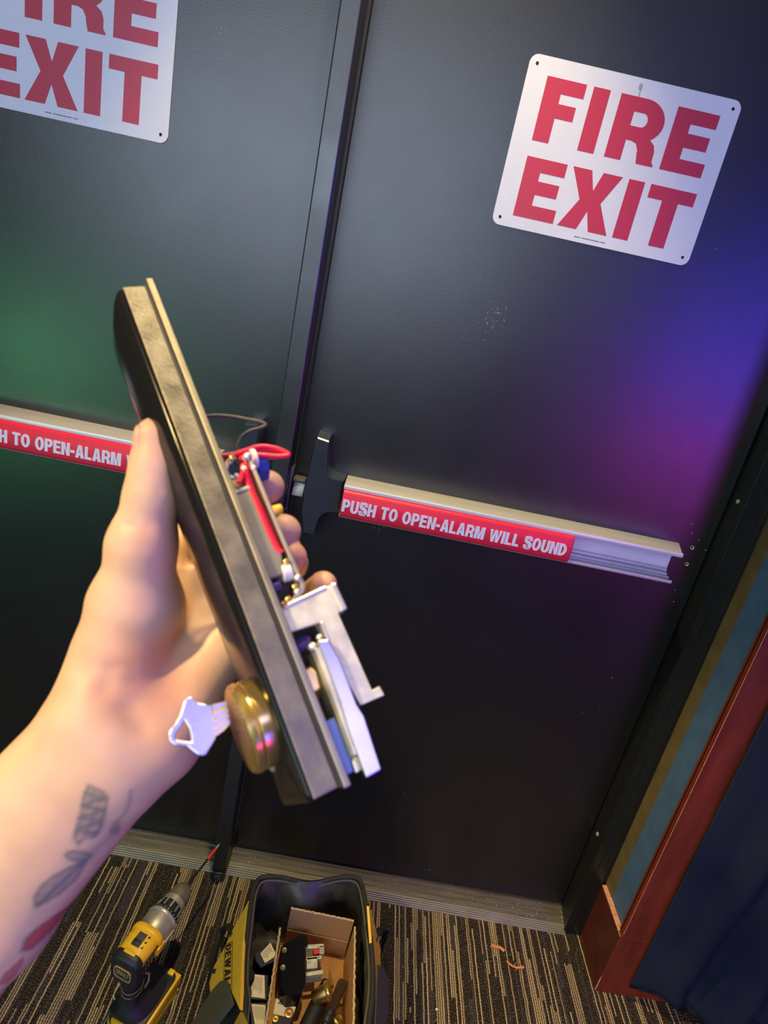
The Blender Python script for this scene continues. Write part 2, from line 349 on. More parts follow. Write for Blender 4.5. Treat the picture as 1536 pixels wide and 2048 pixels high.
# ------------------------------------------------------------------ block lettering (own outlines, unit cap height)
def arc(cx, cy, rx, ry, a0, a1, n=10):
    return [(cx + rx * math.cos(math.radians(a0 + (a1 - a0) * k / n)), cy + ry * math.sin(math.radians(a0 + (a1 - a0) * k / n))) for k in range(n + 1)]
def glyph(c, w, s=0.2, h=0.17):
    """list of (outer, holes) polygons for capital c in a box w wide and 1 high; s, h: upright and bar weights"""
    if c == 'I': return [([(0, 0), (w, 0), (w, 1), (0, 1)], [])]
    if c == '-': return [([(0, .3), (w, .3), (w, .3 + h * 1.1), (0, .3 + h * 1.1)], [])]
    if c == 'F': return [([(0, 0), (s, 0), (s, .40), (w * .88, .40), (w * .88, .40 + h), (s, .40 + h), (s, 1 - h), (w, 1 - h), (w, 1), (0, 1)], [])]
    if c == 'E':
        m = .5 - h / 2 + .02
        return [([(0, 0), (w, 0), (w, h), (s, h), (s, m), (w * .92, m), (w * .92, m + h), (s, m + h), (s, 1 - h), (w * .98, 1 - h), (w * .98, 1), (0, 1)], [])]
    if c == 'L': return [([(0, 0), (w, 0), (w, h), (s, h), (s, 1), (0, 1)], [])]
    if c == 'T': return [([(w / 2 - s / 2, 0), (w / 2 + s / 2, 0), (w / 2 + s / 2, 1 - h), (w, 1 - h), (w, 1), (0, 1), (0, 1 - h), (w / 2 - s / 2, 1 - h)], [])]
    if c == 'H':
        m = .5 - h / 2
        return [([(0, 0), (s, 0), (s, m), (w - s, m), (w - s, 0), (w, 0), (w, 1), (w - s, 1), (w - s, m + h), (s, m + h), (s, 1), (0, 1)], [])]
    if c == 'N': return [([(0, 0), (s, 0), (s, .66), (w - s, 0), (w, 0), (w, 1), (w - s, 1), (w - s, .34), (s, 1), (0, 1)], [])]
    if c == 'M': return [([(0, 0), (s, 0), (s, .72), (w / 2 - s * .42, 0), (w / 2 + s * .42, 0), (w - s, .72), (w - s, 0), (w, 0), (w, 1), (w - s * 1.3, 1), (w / 2, .34), (s * 1.3, 1), (0, 1)], [])]
    if c == 'A':
        q = s * 1.05; a = (w / 2) / 1.0
        return [([(0, 0), (q, 0), (q + .2 * a * .72, .2), (w - q - .2 * a * .72, .2), (w - q, 0), (w, 0), (w / 2 + q * .55, 1), (w / 2 - q * .55, 1)],
                 [[(w / 2 - (w * .5 - q) * .52, .2 + h), (w / 2, .78), (w / 2 + (w * .5 - q) * .52, .2 + h)]])]
    if c == 'W':
        q = s * .98; m = w / 2
        return [([(0, 1), (w * .2, 0), (w * .2 + q, 0), (m, .66), (w * .8 - q, 0), (w * .8, 0), (w, 1), (w - q, 1), (w * .76, .34), (m + q * .48, 1), (m - q * .48, 1), (w * .24, .34), (q, 1)], [])]
    if c == 'X':
        q = s * 1.2
        return [([(0, 0), (q, 0), (w / 2, .33), (w - q, 0), (w, 0), (w / 2 + q * .55, .5), (w * .985, 1), (w * .985 - q, 1), (w / 2, .68), (q, 1), (.01, 1), (w / 2 - q * .55, .5)], [])]
    if c == 'O':
        return [(arc(w / 2, .5, w / 2, .52, 0, 345, 24), [arc(w / 2, .5, w / 2 - s, .52 - h, 0, 340, 18)])]
    if c == 'D':
        return [([(0, 0)] + arc(w * .38, .5, w * .62, .5, -90, 90, 16) + [(0, 1)], [[(s, h)] + arc(w * .38, .5, w * .62 - s, .5 - h, -90, 90, 12) + [(s, 1 - h)]])]
    if c == 'U':
        return [([(0, 1), (0, .32)] + arc(w / 2, .3, w / 2, .32, 180, 360, 14) + [(w, 1), (w - s, 1), (w - s, .32)] + arc(w / 2, .3, w / 2 - s, .32 - h, 360, 180, 12) + [(s, 1)], [])]
    if c in 'PR':
        y0 = .42 if c == 'P' else .40; cy = (1 + y0 - h * .3) / 2; ry = 1 - cy
        bowl = arc(w * .55, cy, w * .45, ry, -90, 90, 14)
        hole = [[(s, 2 * cy - 1 + h)] + arc(w * .55, cy, w * .45 - s, ry - h, -90, 90, 10) + [(s, 1 - h)]]
        if c == 'P': return [([(0, 0), (s, 0), (s, 2 * cy - 1)] + bowl + [(0, 1)], hole)]
        lo = 2 * cy - 1
        return [([(0, 0), (s, 0), (s, lo), (w * .46, lo), (w * .56, lo - .03), (w * .97 - s, lo - .13), (w * .97 - s, .16), (w - s, .05), (w * 1.01 - s, 0), (w * 1.02, 0), (w * 1.02, .03), (w * .975, .08), (w * .97, lo - .10), (w * .93, lo + .0), (w * .82, lo + .07)]
                 + arc(w * .55, cy, w * .45, ry, -52, 90, 12) + [(0, 1)], hole)]
    if c == 'S':
        t = h * 1.08; x0, x1 = s * .48, w - s * .48
        pts = [(x1, .70), (x1 - .02, .80), (w * .72, .90), (w * .5, .93), (w * .26, .90), (x0 + .005, .78), (x0 + .04, .66), (w * .34, .575), (w * .62, .50), (x1 - .03, .40), (x1, .27), (x1 - .06, .14), (w * .7, .085), (w * .48, .07), (w * .24, .10), (x0 + .02, .19), (x0, .31)]
        pts = [(p.x, p.y) for p in spline([(a, b, 0) for a, b in pts], 3)]
        L_, R_ = [], []
        for i, p in enumerate(pts):
            a = pts[max(0, i - 1)]; b = pts[min(len(pts) - 1, i + 1)]; dx, dy = b[0] - a[0], b[1] - a[1]; d = math.hypot(dx, dy) or 1
            hw = (abs(dx) / d * t + abs(dy) / d * s) / 2
            L_.append((p[0] - dy / d * hw, p[1] + dx / d * hw)); R_.append((p[0] + dy / d * hw, p[1] - dx / d * hw))
        return [([L_[i], L_[i + 1], R_[i + 1], R_[i]], []) for i in range(len(pts) - 1)]
    return []
GW = dict(I=.22, E=.52, F=.5, L=.5, T=.56, H=.6, N=.6, M=.74, A=.62, W=.9, X=.62, O=.64, D=.6, U=.6, P=.57, R=.6, S=.58)
GW['-'] = .3; GW[' '] = .26
def text_mesh(mb, word, place0, place1, x0, y0, width, height, s=.2, h=.17, gap=.07):
    """write word into the (x0, y0, width, height) rectangle of a surface; place(u, v) -> point"""
    tot = sum(GW[c] for c in word) + gap * (len(word) - 1); k = width / tot; x = 0
    for c in word:
        for outer, holes in glyph(c, GW[c], s, h):
            f = lambda pl: (lambda a, b: pl(x0 + (x + a) * k, y0 + b * height))
            mb.prism(outer, f(place0), f(place1), holes)
        x += GW[c] + gap
    return mb

# ================================================================== STRUCTURE
# floor
mb = MB(); mb.box((-2.6, -5.2, -0.05), (3.2, 0.06, 0.0))
floor = struct(mb.build('floor', M['carpet'], smooth=None), 'dark carpet with broken cream stripes running to the doors')

# the two black door leaves (front faces in the plane y = 0)
mb = MB(); mb.box((-0.142, 0.0, 0.040), (0.7155, 0.045, 2.12))
door_r = struct(mb.build('door_2', M['door'], smooth=None, bevel=0.0015), 'right black fire exit door leaf')
mb = MB(); mb.box((-1.06, 0.0, 0.040), (-0.186, 0.045, 2.12))
door_l = struct(mb.build('door_1', M['door'], smooth=None, bevel=0.0015), 'left black fire exit door leaf')
for (hx, hz) in [(0.6813, 1.0555), (0.6837, 1.0182)]:
    mb = MB(); mb.lathe([(0.0, 0.0021), (0.0012, 0.0042), (0.0016, 0.0036), (0.0006, 0.0022), (-0.0004, 0.0018)], (hx, 0, hz), (0, -1, 0), 16)
    mb.build('screw_hole', M['screw'], door_r, label='open screw hole with a bright ring')
mb = MB()
for (hx, hz) in [(0.7100, 1.0560), (0.6698, 1.0856), (0.6618, 1.1039), (0.6818, 0.9566), (0.6882, 0.9304), (0.6227, 0.7224), (0.6891, 1.0741)]:
    mb.lathe([(0.0003, 0.0006), (0.0009, 0.0012), (0.0012, 0.0003)], (hx, 0, hz), (0, -1, 0), 7)
o = mb.build('paint_chip', M['crumb'], door_r); o['kind'] = 'stuff'

# centre mullion between the leaves
mb = MB(); mb.box((-0.1805, -0.0762, 0.030), (-0.1478, -0.004, 2.14))
mull = struct(mb.build('trim_1', M['mullion'], smooth=None, bevel=0.0025), 'black removable mullion post between the doors')
mb = MB(); mb.box((-0.1478, -0.034, 0.976), (-0.1452, -0.003, 1.060)); mb.box((-0.1478, -0.036, 0.972), (-0.1462, -0.001, 0.976))
mb.build('strike_plate', mat('violet_steel_strike', (0.22, 0.2, 0.26), 0.4, 0.7), mull, bevel=0.0006, label='thin steel strike plate')
mb = MB(); mb.box((-0.178, -0.0785, 0.004), (-0.1505, -0.020, 0.030)); mb.box((-0.1815, -0.077, 0.03), (-0.147, -0.010, 0.046))
fit = mb.build('bolt_block', M['frame'], mull, bevel=0.003, label='black foot block of the post')
mb = MB(); mb.lathe([(0, 0.009), (0.004, 0.009), (0.006, 0.007), (0.006, 0.0045), (0.003, 0.004)], (-0.1645, -0.0785, 0.018), (0, -1, 0), 6)
mb.build('hex_bolt', M['case'], fit)
mb = MB(); mb.box((-0.1475, -0.003, 0.035), (-0.143, 0.006, 2.12))
mb.build('weather_seal', M['frame'], mull)

# right-hand steel frame
mb = MB()
mb.box((0.7185, -0.050, 0.0), (0.7375, 0.05, 2.16)); mb.box((0.7385, -0.0495, 0.0), (0.7620, 0.05, 2.16)); mb.tube([(0.7190, -0.0503, 0.0), (0.7190, -0.0503, 2.16)], 0.0012, 6); mb.tube([(0.7612, -0.0498, 0.0), (0.7612, -0.0498, 2.16)], 0.0012, 6); mb.box((0.7620, -0.046, 0.0), (0.776, 0.05, 2.16))
fr = struct(mb.build('trim_2', M['frame'], smooth=None, bevel=0.002), 'black steel door frame beside the right door')
mb = MB(); c = (0.7185, -0.0244, 1.1732)
mb.lathe([(0, 0.0045), (0.0012, 0.0045), (0.0018, 0.0035), (0.001, 0.0015)], (0.7185, c[1], c[2]), (-1, 0, 0), 14)
mb.build('screw', M['screw'], fr, label='pale screw head')
mb = MB(); c = (0.7185, -0.0227, 0.3051)
mb.lathe([(0, 0.005), (0.0012, 0.005), (0.0018, 0.004), (0.001, 0.0015)], (0.7185, c[1], c[2]), (-1, 0, 0), 14)
mb.build('screw', M['screw'], fr)
# head frame above and the wall over the doors
mb = MB(); mb.box((-1.08, -0.05, 2.125), (0.776, 0.05, 2.18))
struct(mb.build('trim_3', M['frame'], smooth=None, bevel=0.002), 'black steel head frame over the doors')
mb = MB(); mb.box((-2.6, 0.0, 2.18), (0.79, 0.06, 2.9)); mb.box((-2.6, 0.0, 0.0), (-1.08, 0.06, 2.18))
struct(mb.build('wall_back', M['wall'], smooth=None), 'dark wall around the doors')

# threshold: worn flat saddle and a fluted nose
mb = MB()
prof = [(0.05, 0.0), (0.05, 0.030), (-0.004, 0.030), (-0.006, 0.0265), (-0.017, 0.0255), (-0.019, 0.0235), (-0.030, 0.0215), (-0.032, 0.0195), (-0.0400, 0.0165), (-0.0400, 0.0)]
f0 = lambda y, z: (-1.06, y, z); f1 = lambda y, z: (0.7185, y, z)
mb.prism(prof, f0, f1)
thr = struct(mb.build('trim_4', M['thr'], smooth=None), 'dusty aluminium door threshold')
for i in range(5):
    y0 = -0.0402 - i * 0.0034; z0 = 0.0165 - i * 0.0031
    mb = MB(); mb.prism([(y0, 0.0), (y0, z0), (y0 - 0.0008, z0 + 0.0006), (y0 - 0.0022, z0 - 0.0004), (y0 - 0.0027, z0 - 0.0025), (y0 - 0.0027, 0.0)], lambda y, z: (-1.06, y, z), lambda y, z: (0.722, y, z))
    mb.build('flute', M['flute'], thr, smooth=20)
for (x, y) in [(-0.3388, 0.0027), (-0.0357, 0.0059), (0.2707, 0.0072), (0.5769, 0.0090)]:
    mb = MB(); mb.lathe([(0, 0.0046), (0.0014, 0.0044), (0.002, 0.0030), (0.0012, 0.0012)], (x, y, 0.0235), (0, 0, 1), 14)
    mb.build('screw', M['screw'], thr)
rng = random.Random(3)
mb = MB()
def crumb(mb, x, y, z, r):
    a = rng.random() * 6.28
    vs = [(x + r * math.cos(a + k * 2.09) * rng.uniform(.6, 1.3), y + r * math.sin(a + k * 2.09) * rng.uniform(.6, 1.3), z) for k in range(3)] + [(x, y, z + r * 0.9)]
    mb.add(vs, [(0, 1, 3), (1, 2, 3), (2, 0, 3), (2, 1, 0)])
for k in range(620):
    ctr = rng.choice([-0.42, -0.19, -0.15, -0.12, 0.05, 0.2, 0.48, 0.62, 0.68]); x = min(0.715, max(-0.6, rng.gauss(ctr, 0.07))); y = rng.uniform(-0.038, -0.001)
    if -0.185 < x < -0.145: continue
    z = 0.0304 if y > -0.004 else 0.0258 if y > -0.017 else 0.0222 if y > -0.03 else 0.0182
    crumb(mb, x, y, z, abs(rng.gauss(0, 0.0007)) + 0.0005)
o = mb.build('dust_specks', M['crumb'], thr, smooth=None); o['kind'] = 'stuff'
mb = MB()
for k in range(900):
    x = rng.uniform(-0.75, 0.76); y = -0.06 - abs(rng.gauss(0, 0.2))
    if (-0.17 < x < 0.30 and y < -0.15) or (-0.34 < x < -0.1 and y < -0.2): continue
    crumb(mb, x, y, 0.0008, abs(rng.gauss(0, 0.0006)) + 0.0004)
o = tag(mb.build('crumbs', M['crumb'], smooth=None), 'pale dust and crumbs scattered over the striped carpet', 'debris', kind='stuff')

# reveal beside the frame: brown edge, slate-blue paint, then the front wall
mb = MB(); mb.prism([(0.775, 0.05), (0.775, -0.165), (3.2, -0.165), (3.2, 0.05)], lambda x, y: (x, y, 0), lambda x, y: (x, y, 2.9))
struct(mb.build('wall_right', M['bluewall'], smooth=None), 'slate blue painted return wall beside the doors')
mb = MB(); mb.box((0.7725, -0.084, 0.0), (0.7755, -0.044, 2.9))
struct(mb.build('trim_5', M['brown'], smooth=None), 'brown strip between black frame and blue paint')
mb = MB(); mb.box((0.7665, -0.1802, 0.1835), (0.838, -0.1652, 2.9)); mb.box((0.7616, -0.1806, 0.0), (0.838, -0.1652, 0.1835)); mb.box((0.7665, -0.170, 0.1835), (0.778, -0.160, 2.9))
struct(mb.build('trim_6', M['redtrim'], smooth=None, bevel=0.0012), 'dark red painted corner casing')
bb = MB(); bb.prism([(0.7612, -0.052), (0.7612, -0.1795), (0.7746, -0.1795), (0.7746, -0.052)], lambda x, y: (x, y, 0.0), lambda x, y: (x, y, 0.1815))
base_r = struct(bb.build('baseboard_right', M['redbase'], smooth=None, bevel=0.0008), 'maroon baseboard on the return wall')
bb = MB(); bb.prism([(0.7614, -0.0525), (0.7612, -0.11), (0.7614, -0.180), (0.7746, -0.180), (0.7740, -0.11), (0.7746, -0.0525)], lambda x, y: (x, y, 0.1815), lambda x, y: (x, y, 0.1832))
bb.build('top_edge', M['rawwood'], base_r, label='bare unpainted wood top edge')
bb = MB(); bb.tube([(0.7612, -0.1803, 0.004), (0.7611, -0.1806, 0.03), (0.7615, -0.1803, 0.052)], [0.0010, 0.0013, 0.0004], 6); bb.tube([(0.7665, -0.1804, 0.19), (0.7664, -0.1804, 1.6)], 0.0005, 6)  # short worn patch below; the long pale line paints the casing edge highlight
bb.build('worn_corner_highlight', M['rawwood'], base_r)
bb = MB(); bb.box((0.838, -0.178, 0.0), (3.2, -0.1652, 0.14))
struct(bb.build('baseboard_front', M['redtrim'], smooth=None), 'dark red baseboard under the blue curtain')

# navy curtain
def cur(u, v):
    x = 0.8285 + 1.2 * u ** 1.1; z = 0.036 + 0.014 * math.exp(-((u - 0.05) / 0.05) ** 2) + 2.6 * v
    e = min(1.0, u * 7)
    q_ = (x - 0.8285) / (1 + 1.1 * z)
    f = 0.013 * math.sin(q_ * 52 + 0.6) + 0.007 * math.sin(q_ * 97 + 2.1 + z) + 0.006 * math.sin(q_ * 23 - z * 2)
    k = math.exp(-((z - 0.10) / 0.055) ** 2)
    bul = 0.012 * k * (1 + 0.6 * math.sin(x * 31) + 0.4 * math.sin(x * 57 + 1))
    dg = 0.006 * math.exp(-z * 4) * math.sin(30 * (x - 0.83) - 34 * z)
    y = -0.1855 - 0.018 * e + e * (f + dg) - bul * e - 0.022 * math.exp(-((z - 0.04) / 0.03) ** 2) * e
    zz = z + 0.010 * math.exp(-v * 30) * math.sin(x * 21 + 2.0) * e
    return (x, y, zz)
mb = MB(); mb.grid(cur, 130, 150)
c_o = mb.build('curtain', M['curtain'], smooth=180)
md = c_o.modifiers.new('cloth_thickness', 'SOLIDIFY'); md.thickness = 0.003; md.offset = -1
tag(c_o, 'navy blue cloth curtain hanging beside the dark red casing', 'curtain')
mb = MB(); mb.tube([cur(0.02 + 0.98 * i / 60, 0.001) for i in range(61)], 0.0035, 6)
mb.build('hem', M['curtain'], c_o)

# ================================================================== SIGNS
def sign(name, x0, zt, label, stain):
    W, H = 0.3556, 0.254
    pl = lambda yy: (lambda a, b: (x0 + a * 0.0254, yy, zt + b * 0.0254))
    mb = MB(); mb.prism(rrect(0, -10, 14, 0, 0.55, 8), pl(-0.0002), pl(-0.0016))
    r = mb.build(name, M['white'], smooth=30); tag(r, label, 'sign', 'FIRE EXIT signs on the doors')
    for nm, row in (('fire_lettering', [('F', 1.34, 3.95, -4.67, -1.02), ('I', 4.42, 5.53, -4.67, -1.02), ('R', 6.25, 9.5, -4.67, -1.02), ('E', 10.05, 12.92, -4.67, -1.02)]),
                    ('exit_lettering', [('E', 1.32, 4.14, -9.24, -5.60), ('X', 4.44, 7.95, -9.24, -5.60), ('I', 8.34, 9.44, -9.24, -5.60), ('T', 9.87, 13.05, -9.24, -5.60)])):
        mb = MB()
        for ch, a, b, c, d in row:
            wd = (b - a) / (d - c)
            for outer, holes in glyph(ch, wd, 0.305, 0.225):
                f = lambda q: (lambda u, v: q(a + u * (d - c), c + v * (d - c)))
                mb.prism(outer, f(pl(-0.0014)), f(pl(-0.0018)), holes)
        mb.build(nm, M['red'], r, smooth=None)
    for hx, hz in ((0.5, -0.5), (13.5, -0.5), (0.5, -9.5), (13.5, -9.5)):
        mb = MB(); mb.lathe([(0, 0.0026), (0.0004, 0.0024)], (x0 + hx * 0.0254, -0.0016, zt + hz * 0.0254), (0, -1, 0), 14)
        mb.build('nail_hole', M['hole'], r)
    mb = MB(); rg = random.Random(5); u = 5.8
    while u < 8.2:
        wd = rg.uniform(0.03, 0.08)
        if rg.random() > 0.12: mb.box((x0 + u * 0.0254, -0.00175, zt - 9.72 * 0.0254), (x0 + (u + wd) * 0.0254, -0.0015, zt - 9.66 * 0.0254))
        u += wd + 0.025
    mb.build('small_print', M['ink'], r, smooth=None)
    if stain:
        mb = MB(); mb.prism([(7.2, -.32), (7.38, -.28), (7.46, -.5), (7.40, -.72), (7.43, -1.0), (7.34, -1.02), (7.32, -.7), (7.2, -.6)], pl(-0.0014), pl(-0.0017))
        mb.build('stain', M['stain'], r, smooth=None, label='grey smudge near the top edge')
    return r
sign('fire_exit_sign', 0.1226, 1.8142, 'white FIRE EXIT sign with a grey smudge, on the right door', True)
sign('fire_exit_sign', -0.4465 - 0.3556, 1.5691 + 0.254, 'white FIRE EXIT sign on the left door, cut off by the picture edge', False)

# ================================================================== EXIT DEVICES
HEAD = [(-0.1064, 1.1353), (-0.0846, 1.1325), (-0.0842, 1.1234), (-0.0842, 1.1150), (-0.0816, 1.0913), (-0.0798, 1.0768), (-0.0780, 1.0710), (-0.0749, 1.0666), (-0.0704, 1.0634), (-0.0653, 1.0617), (-0.0443, 1.0616), (-0.0450, 1.0500), (-0.0437, 1.0095), (-0.0427, 0.9958), (-0.0583, 0.9935), (-0.0667, 0.9906), (-0.0720, 0.9868), (-0.0781, 0.9754), (-0.0811, 0.9576), (-0.0832, 0.9399), (-0.1033, 0.9398), (-0.1141, 0.9889), (-0.1146, 1.0351), (-0.1125, 1.0585), (-0.1125, 1.0822), (-0.1113, 1.1049), (-0.1097, 1.1297)]
PADX = (-0.0385, 0.4125)
def exit_device(name, mirror, label, text_x):
    mx = (lambda x: -0.328 - x) if mirror else (lambda x: x)
    root = thing(name, label, 'exit device', (mx(0.28), 0, 1.03), 'push bar exit devices')
    L_ = lambda p: (mx(p[0]) - mx(0.28), p[1], p[2] - 1.03)
    class T(MB):
        def add(s, vs, fs, mi=0): return MB.add(s, [L_(p) for p in vs], fs, mi)
    x0, x1 = -0.040, 0.628
    # channel rail: wide top flange, recessed back plate, stepped lower flange
    mb = T(); mb.hexa([(x0, -0.0, 1.0565), (0.652, -0.0, 1.0565), (x1, -0.0700, 1.0565), (x0, -0.0700, 1.0565)], [(x0, -0.0, 1.0595), (0.652, -0.0, 1.0595), (x1, -0.0700, 1.0595), (x0, -0.0700, 1.0595)])
    rl_ = mb.build('rail', M['alu'], root, bevel=0.0008, label='silver aluminium channel rail')
    mb = T(); mb.hexa([(x0, -0.0700, 1.0525), (x1, -0.0700, 1.0525), (x1, -0.0744, 1.0525), (x0, -0.0744, 1.0525)], [(x0, -0.0700, 1.0605), (x1, -0.0700, 1.0605), (x1, -0.0744, 1.0605), (x0, -0.0744, 1.0605)])
    mb.build('front_lip', M['lip'], rl_, bevel=0.0010, label='front lip with its highlight painted white')
    mb = T(); mb.hexa([(x0, -0.014, 0.999), (0.640, -0.014, 0.999), (0.640, -0.001, 0.999), (x0, -0.001, 0.999)], [(x0, -0.014, 1.0565), (0.640, -0.014, 1.0565), (0.640, -0.001, 1.0565), (x0, -0.001, 1.0565)])
    mb.build('back_plate', M['rail_back'], root, bevel=0.0006)
    mb = T()
    for (ya, yb, za, zb, xe) in ((-0.001, -0.045, 0.9945, 0.9985, 0.634), (-0.014, -0.024, 0.9985, 1.007, 0.636), (-0.030, -0.036, 0.9985, 1.0025, 0.633), (-0.045, -0.066, 0.9925, 0.9970, 0.630), (-0.062, -0.068, 0.9935, 0.9995, 0.630)):
        mb.box((x0, yb, za), (xe, ya, zb))
    mb.build('lower_flange', M['alu'], root, bevel=0.0008)
    # red push pad
    prof = [(-0.020, 1.0515), (-0.0745, 1.0520), (-0.0780, 1.0512), (-0.0800, 1.0490), (-0.0812, 1.0470), (-0.0814, 1.0460), (-0.0835, 1.0380), (-0.0846, 1.0300), (-0.0850, 1.0060), (-0.0840, 1.0015), (-0.0800, 0.9990), (-0.020, 0.9990)]
    mb = T(); xa, xb = PADX
    loops = []
    for x, sc_ in ((xa, 1.0), (xb - 0.004, 1.0), (xb - 0.001, 0.985), (xb, 0.95)):
        loops.append([(x, -0.05 + (y + 0.05) * sc_, 1.028 + (z - 1.028) * sc_) for y, z in prof])
    mb.loft(loops)
    pad = mb.build('push_pad', M['pushred'], root, smooth=50, label='red push pad')
    tb = MB(); h0, h1 = 1.0118, 1.0360
    k = (lambda yy: (lambda u, v: (u - mx(0.28), yy, v - 1.03)))
    text_mesh(tb, 'PUSH TO OPEN-ALARM WILL SOUND', k(-0.0842), k(-0.0853), text_x[0], h0, text_x[1] - text_x[0], h1 - h0, s=.215, h=.185, gap=.055)
    tb.build('lettering', M['letter'], pad, smooth=None)
    # head case
    mb = T()
    cx = sum(p[0] for p in HEAD) / len(HEAD); cz = 1.035
    n = len(HEAD)
    grow = lambda k_: [(cx + (x - cx) * k_, cz + (z - cz) * (1 + (k_ - 1) * .5)) for x, z in HEAD]
    rings = [(1.07, -0.0012), (1.06, -0.030), (1.04, -0.047), (1.01, -0.0525), (0.96, -0.0552)]
    for (ka, ya), (kb, yb) in zip(rings, rings[1:]):
        A_ = grow(ka); B_ = grow(kb)
        mb.add([(x, ya, z) for x, z in A_] + [(x, yb, z) for x, z in B_], [(i, (i + 1) % n, (i + 1) % n + n, i + n) for i in range(n)])
    A_ = grow(rings[-1][0]); tr = tessellate_polygon([[Vector((x, z, 0)) for x, z in A_]])
    mb.add([(x, rings[-1][1], z) for x, z in A_], [tuple(t) for t in tr])
    hc = mb.build('head_case', M['case'], root, smooth=40, label='black enamelled latch head case')
    if not mirror:
        p0 = [(-0.0939, 1.0802), (-0.1004, 1.1155), (-0.0927, 1.1152)]
        a = Vector((p0[0][0], p0[0][1])); b = Vector((p0[1][0], p0[1][1])); d = (b - a); u_ = d.normalized(); v_ = Vector((u_.y, -u_.x))
        tb = MB(); place = lambda yy: (lambda s_, t_: (a.x + u_.x * s_ + v_.x * t_ - mx(0.28), yy, a.y + u_.y * s_ + v_.y * t_ - 1.03))
        x_ = 0.006
        for ch in 'VESE':
            wd = 0.0062
            if ch == 'V': gl = [([(0, 1), (.22, 0), (.36, 0), (.58, 1), (.42, 1), (.29, .3), (.16, 1)], [])]
            else: gl = glyph(ch, .52, .13, .12)
            for outer, holes in gl:
                f = lambda q: (lambda s_, t_: q(x_ + s_ * wd * 1.35, 0.0015 + t_ * 0.0062))
                tb.prism(outer, f(place(-0.0551)), f(place(-0.0561)), holes)
            x_ += wd
        tb.prism([(0.005, 0.0095), (0.031, 0.0095), (0.031, 0.0101), (0.005, 0.0101)], place(-0.0551), place(-0.0561))
        tb.build('raised_lettering', M['case'], hc, smooth=None)
    # latch
    mb = T(); mb.hexa([(-0.140, -0.040, 1.008), (-0.118, -0.040, 1.008), (-0.118, -0.016, 1.008), (-0.140, -0.016, 1.008)], [(-0.139, -0.030, 1.034), (-0.118, -0.034, 1.034), (-0.118, -0.016, 1.034), (-0.139, -0.016, 1.034)])
    mb.build('latch_bolt', mat('dull_latch_steel', (0.34, 0.34, 0.31), 0.45, 0.6), root, bevel=0.0012, label='dull steel latch bolt')
    mb = T(); mb.hexa([(-0.142, -0.036, 1.036), (-0.118, -0.036, 1.036), (-0.118, -0.012, 1.036), (-0.142, -0.012, 1.036)], [(-0.141, -0.034, 1.043), (-0.118, -0.034, 1.043), (-0.118, -0.012, 1.043), (-0.141, -0.012, 1.043)])
    mb.build('latch_guide', M['thr'], root, bevel=0.001)
    return root
exit_device('exit_device', False, 'right exit bar with red push pad and open silver end', (-0.0365, 0.402))
exit_device('exit_device', True, 'left exit bar with red push pad, partly hidden behind the thumb', (-0.7335, -0.2950))

# ================================================================== CORDLESS DRILL
a_, b_ = [(-0.2528, -0.4034, 0.1780), (-0.2006, -0.2367, 0.1780)]
ax = Vector((b_[0] - a_[0], b_[1] - a_[1], 0)).normalized()
DM = Matrix.Translation((a_[0], a_[1], 0)) @ Matrix.Rotation(math.atan2(ax.y, ax.x), 4, 'Z')
dr = thing('cordless_drill', 'yellow and black cordless drill standing on its battery on the carpet', 'power tool', DM)
Z0 = 0.178
def ring_loft(mb, secs, n=28, sq=2.6):
    """secs: (x, ry, rz, zc)"""
    loops = []
    for x, ry, rz, zc in secs:
        l = []
        for k in range(n):
            t = 2 * math.pi * k / n; c, s = math.cos(t), math.sin(t)
            l.append((x, ry * math.copysign(abs(c) ** (2 / sq), c), zc + rz * math.copysign(abs(s) ** (2 / sq), s)))
        loops.append(l)
    return mb.loft(loops)
mb = MB(); ring_loft(mb, [(-0.004, 0.0265, 0.0290, Z0 - .002), (0.002, 0.0285, 0.0305, Z0 - .002), (0.030, 0.0300, 0.0310, Z0 - .001), (0.050, 0.0300, 0.0305, Z0), (0.054, 0.0285, 0.0290, Z0)], sq=3.2)
body = mb.build('motor_housing', M['dyellow'], dr, smooth=50, label='yellow motor housing')
mb = MB(); ring_loft(mb, [(0.044, 0.0325, 0.0315, Z0 + .001), (0.050, 0.0335, 0.0325, Z0 + .001), (0.057, 0.0325, 0.0315, Z0 + .001)], sq=2.8)
mb.box((0.040, -0.0345, Z0 - 0.012), (0.060, -0.028, Z0 + 0.006)); mb.box((0.040, 0.028, Z0 - 0.012), (0.060, 0.0345, Z0 + 0.006))
mb.build('housing_collar', M['dyellow'], dr, bevel=0.0015)
mb = MB(); ring_loft(mb, [(-0.013, 0.022, 0.026, Z0 - .007), (-0.011, 0.0285, 0.032, Z0 - .007), (-0.004, 0.0315, 0.0345, Z0 - .006), (0.004, 0.0300, 0.0325, Z0 - .004), (0.006, 0.0270, 0.0300, Z0 - .004)], sq=3.5)
cap = mb.build('rear_cap', M['dblack'], dr, smooth=45, label='black rubber rear cap')
mb = MB(); mb.prism(rrect(-0.0185, Z0 - 0.022, 0.0185, Z0 + 0.006, 0.008), lambda u, v: (-0.0128, u, v), lambda u, v: (-0.0152, u, v), [rrect(-0.0165, Z0 - 0.020, 0.0165, Z0 + 0.004, 0.007)[::-1]])
mb.build('badge_rim', mat('tan_badge', (0.45, 0.30, 0.10), 0.5), cap, smooth=None)
tb = MB(); text_mesh(tb, 'DEWALT', lambda u, v: (-0.0130, -u, v), lambda u, v: (-0.0142, -u, v), -0.0135, Z0 - 0.013, 0.027, 0.010, s=.16, h=.17)
tb.build('badge_lettering', bpy.data.materials['tan_badge'], cap, smooth=None)
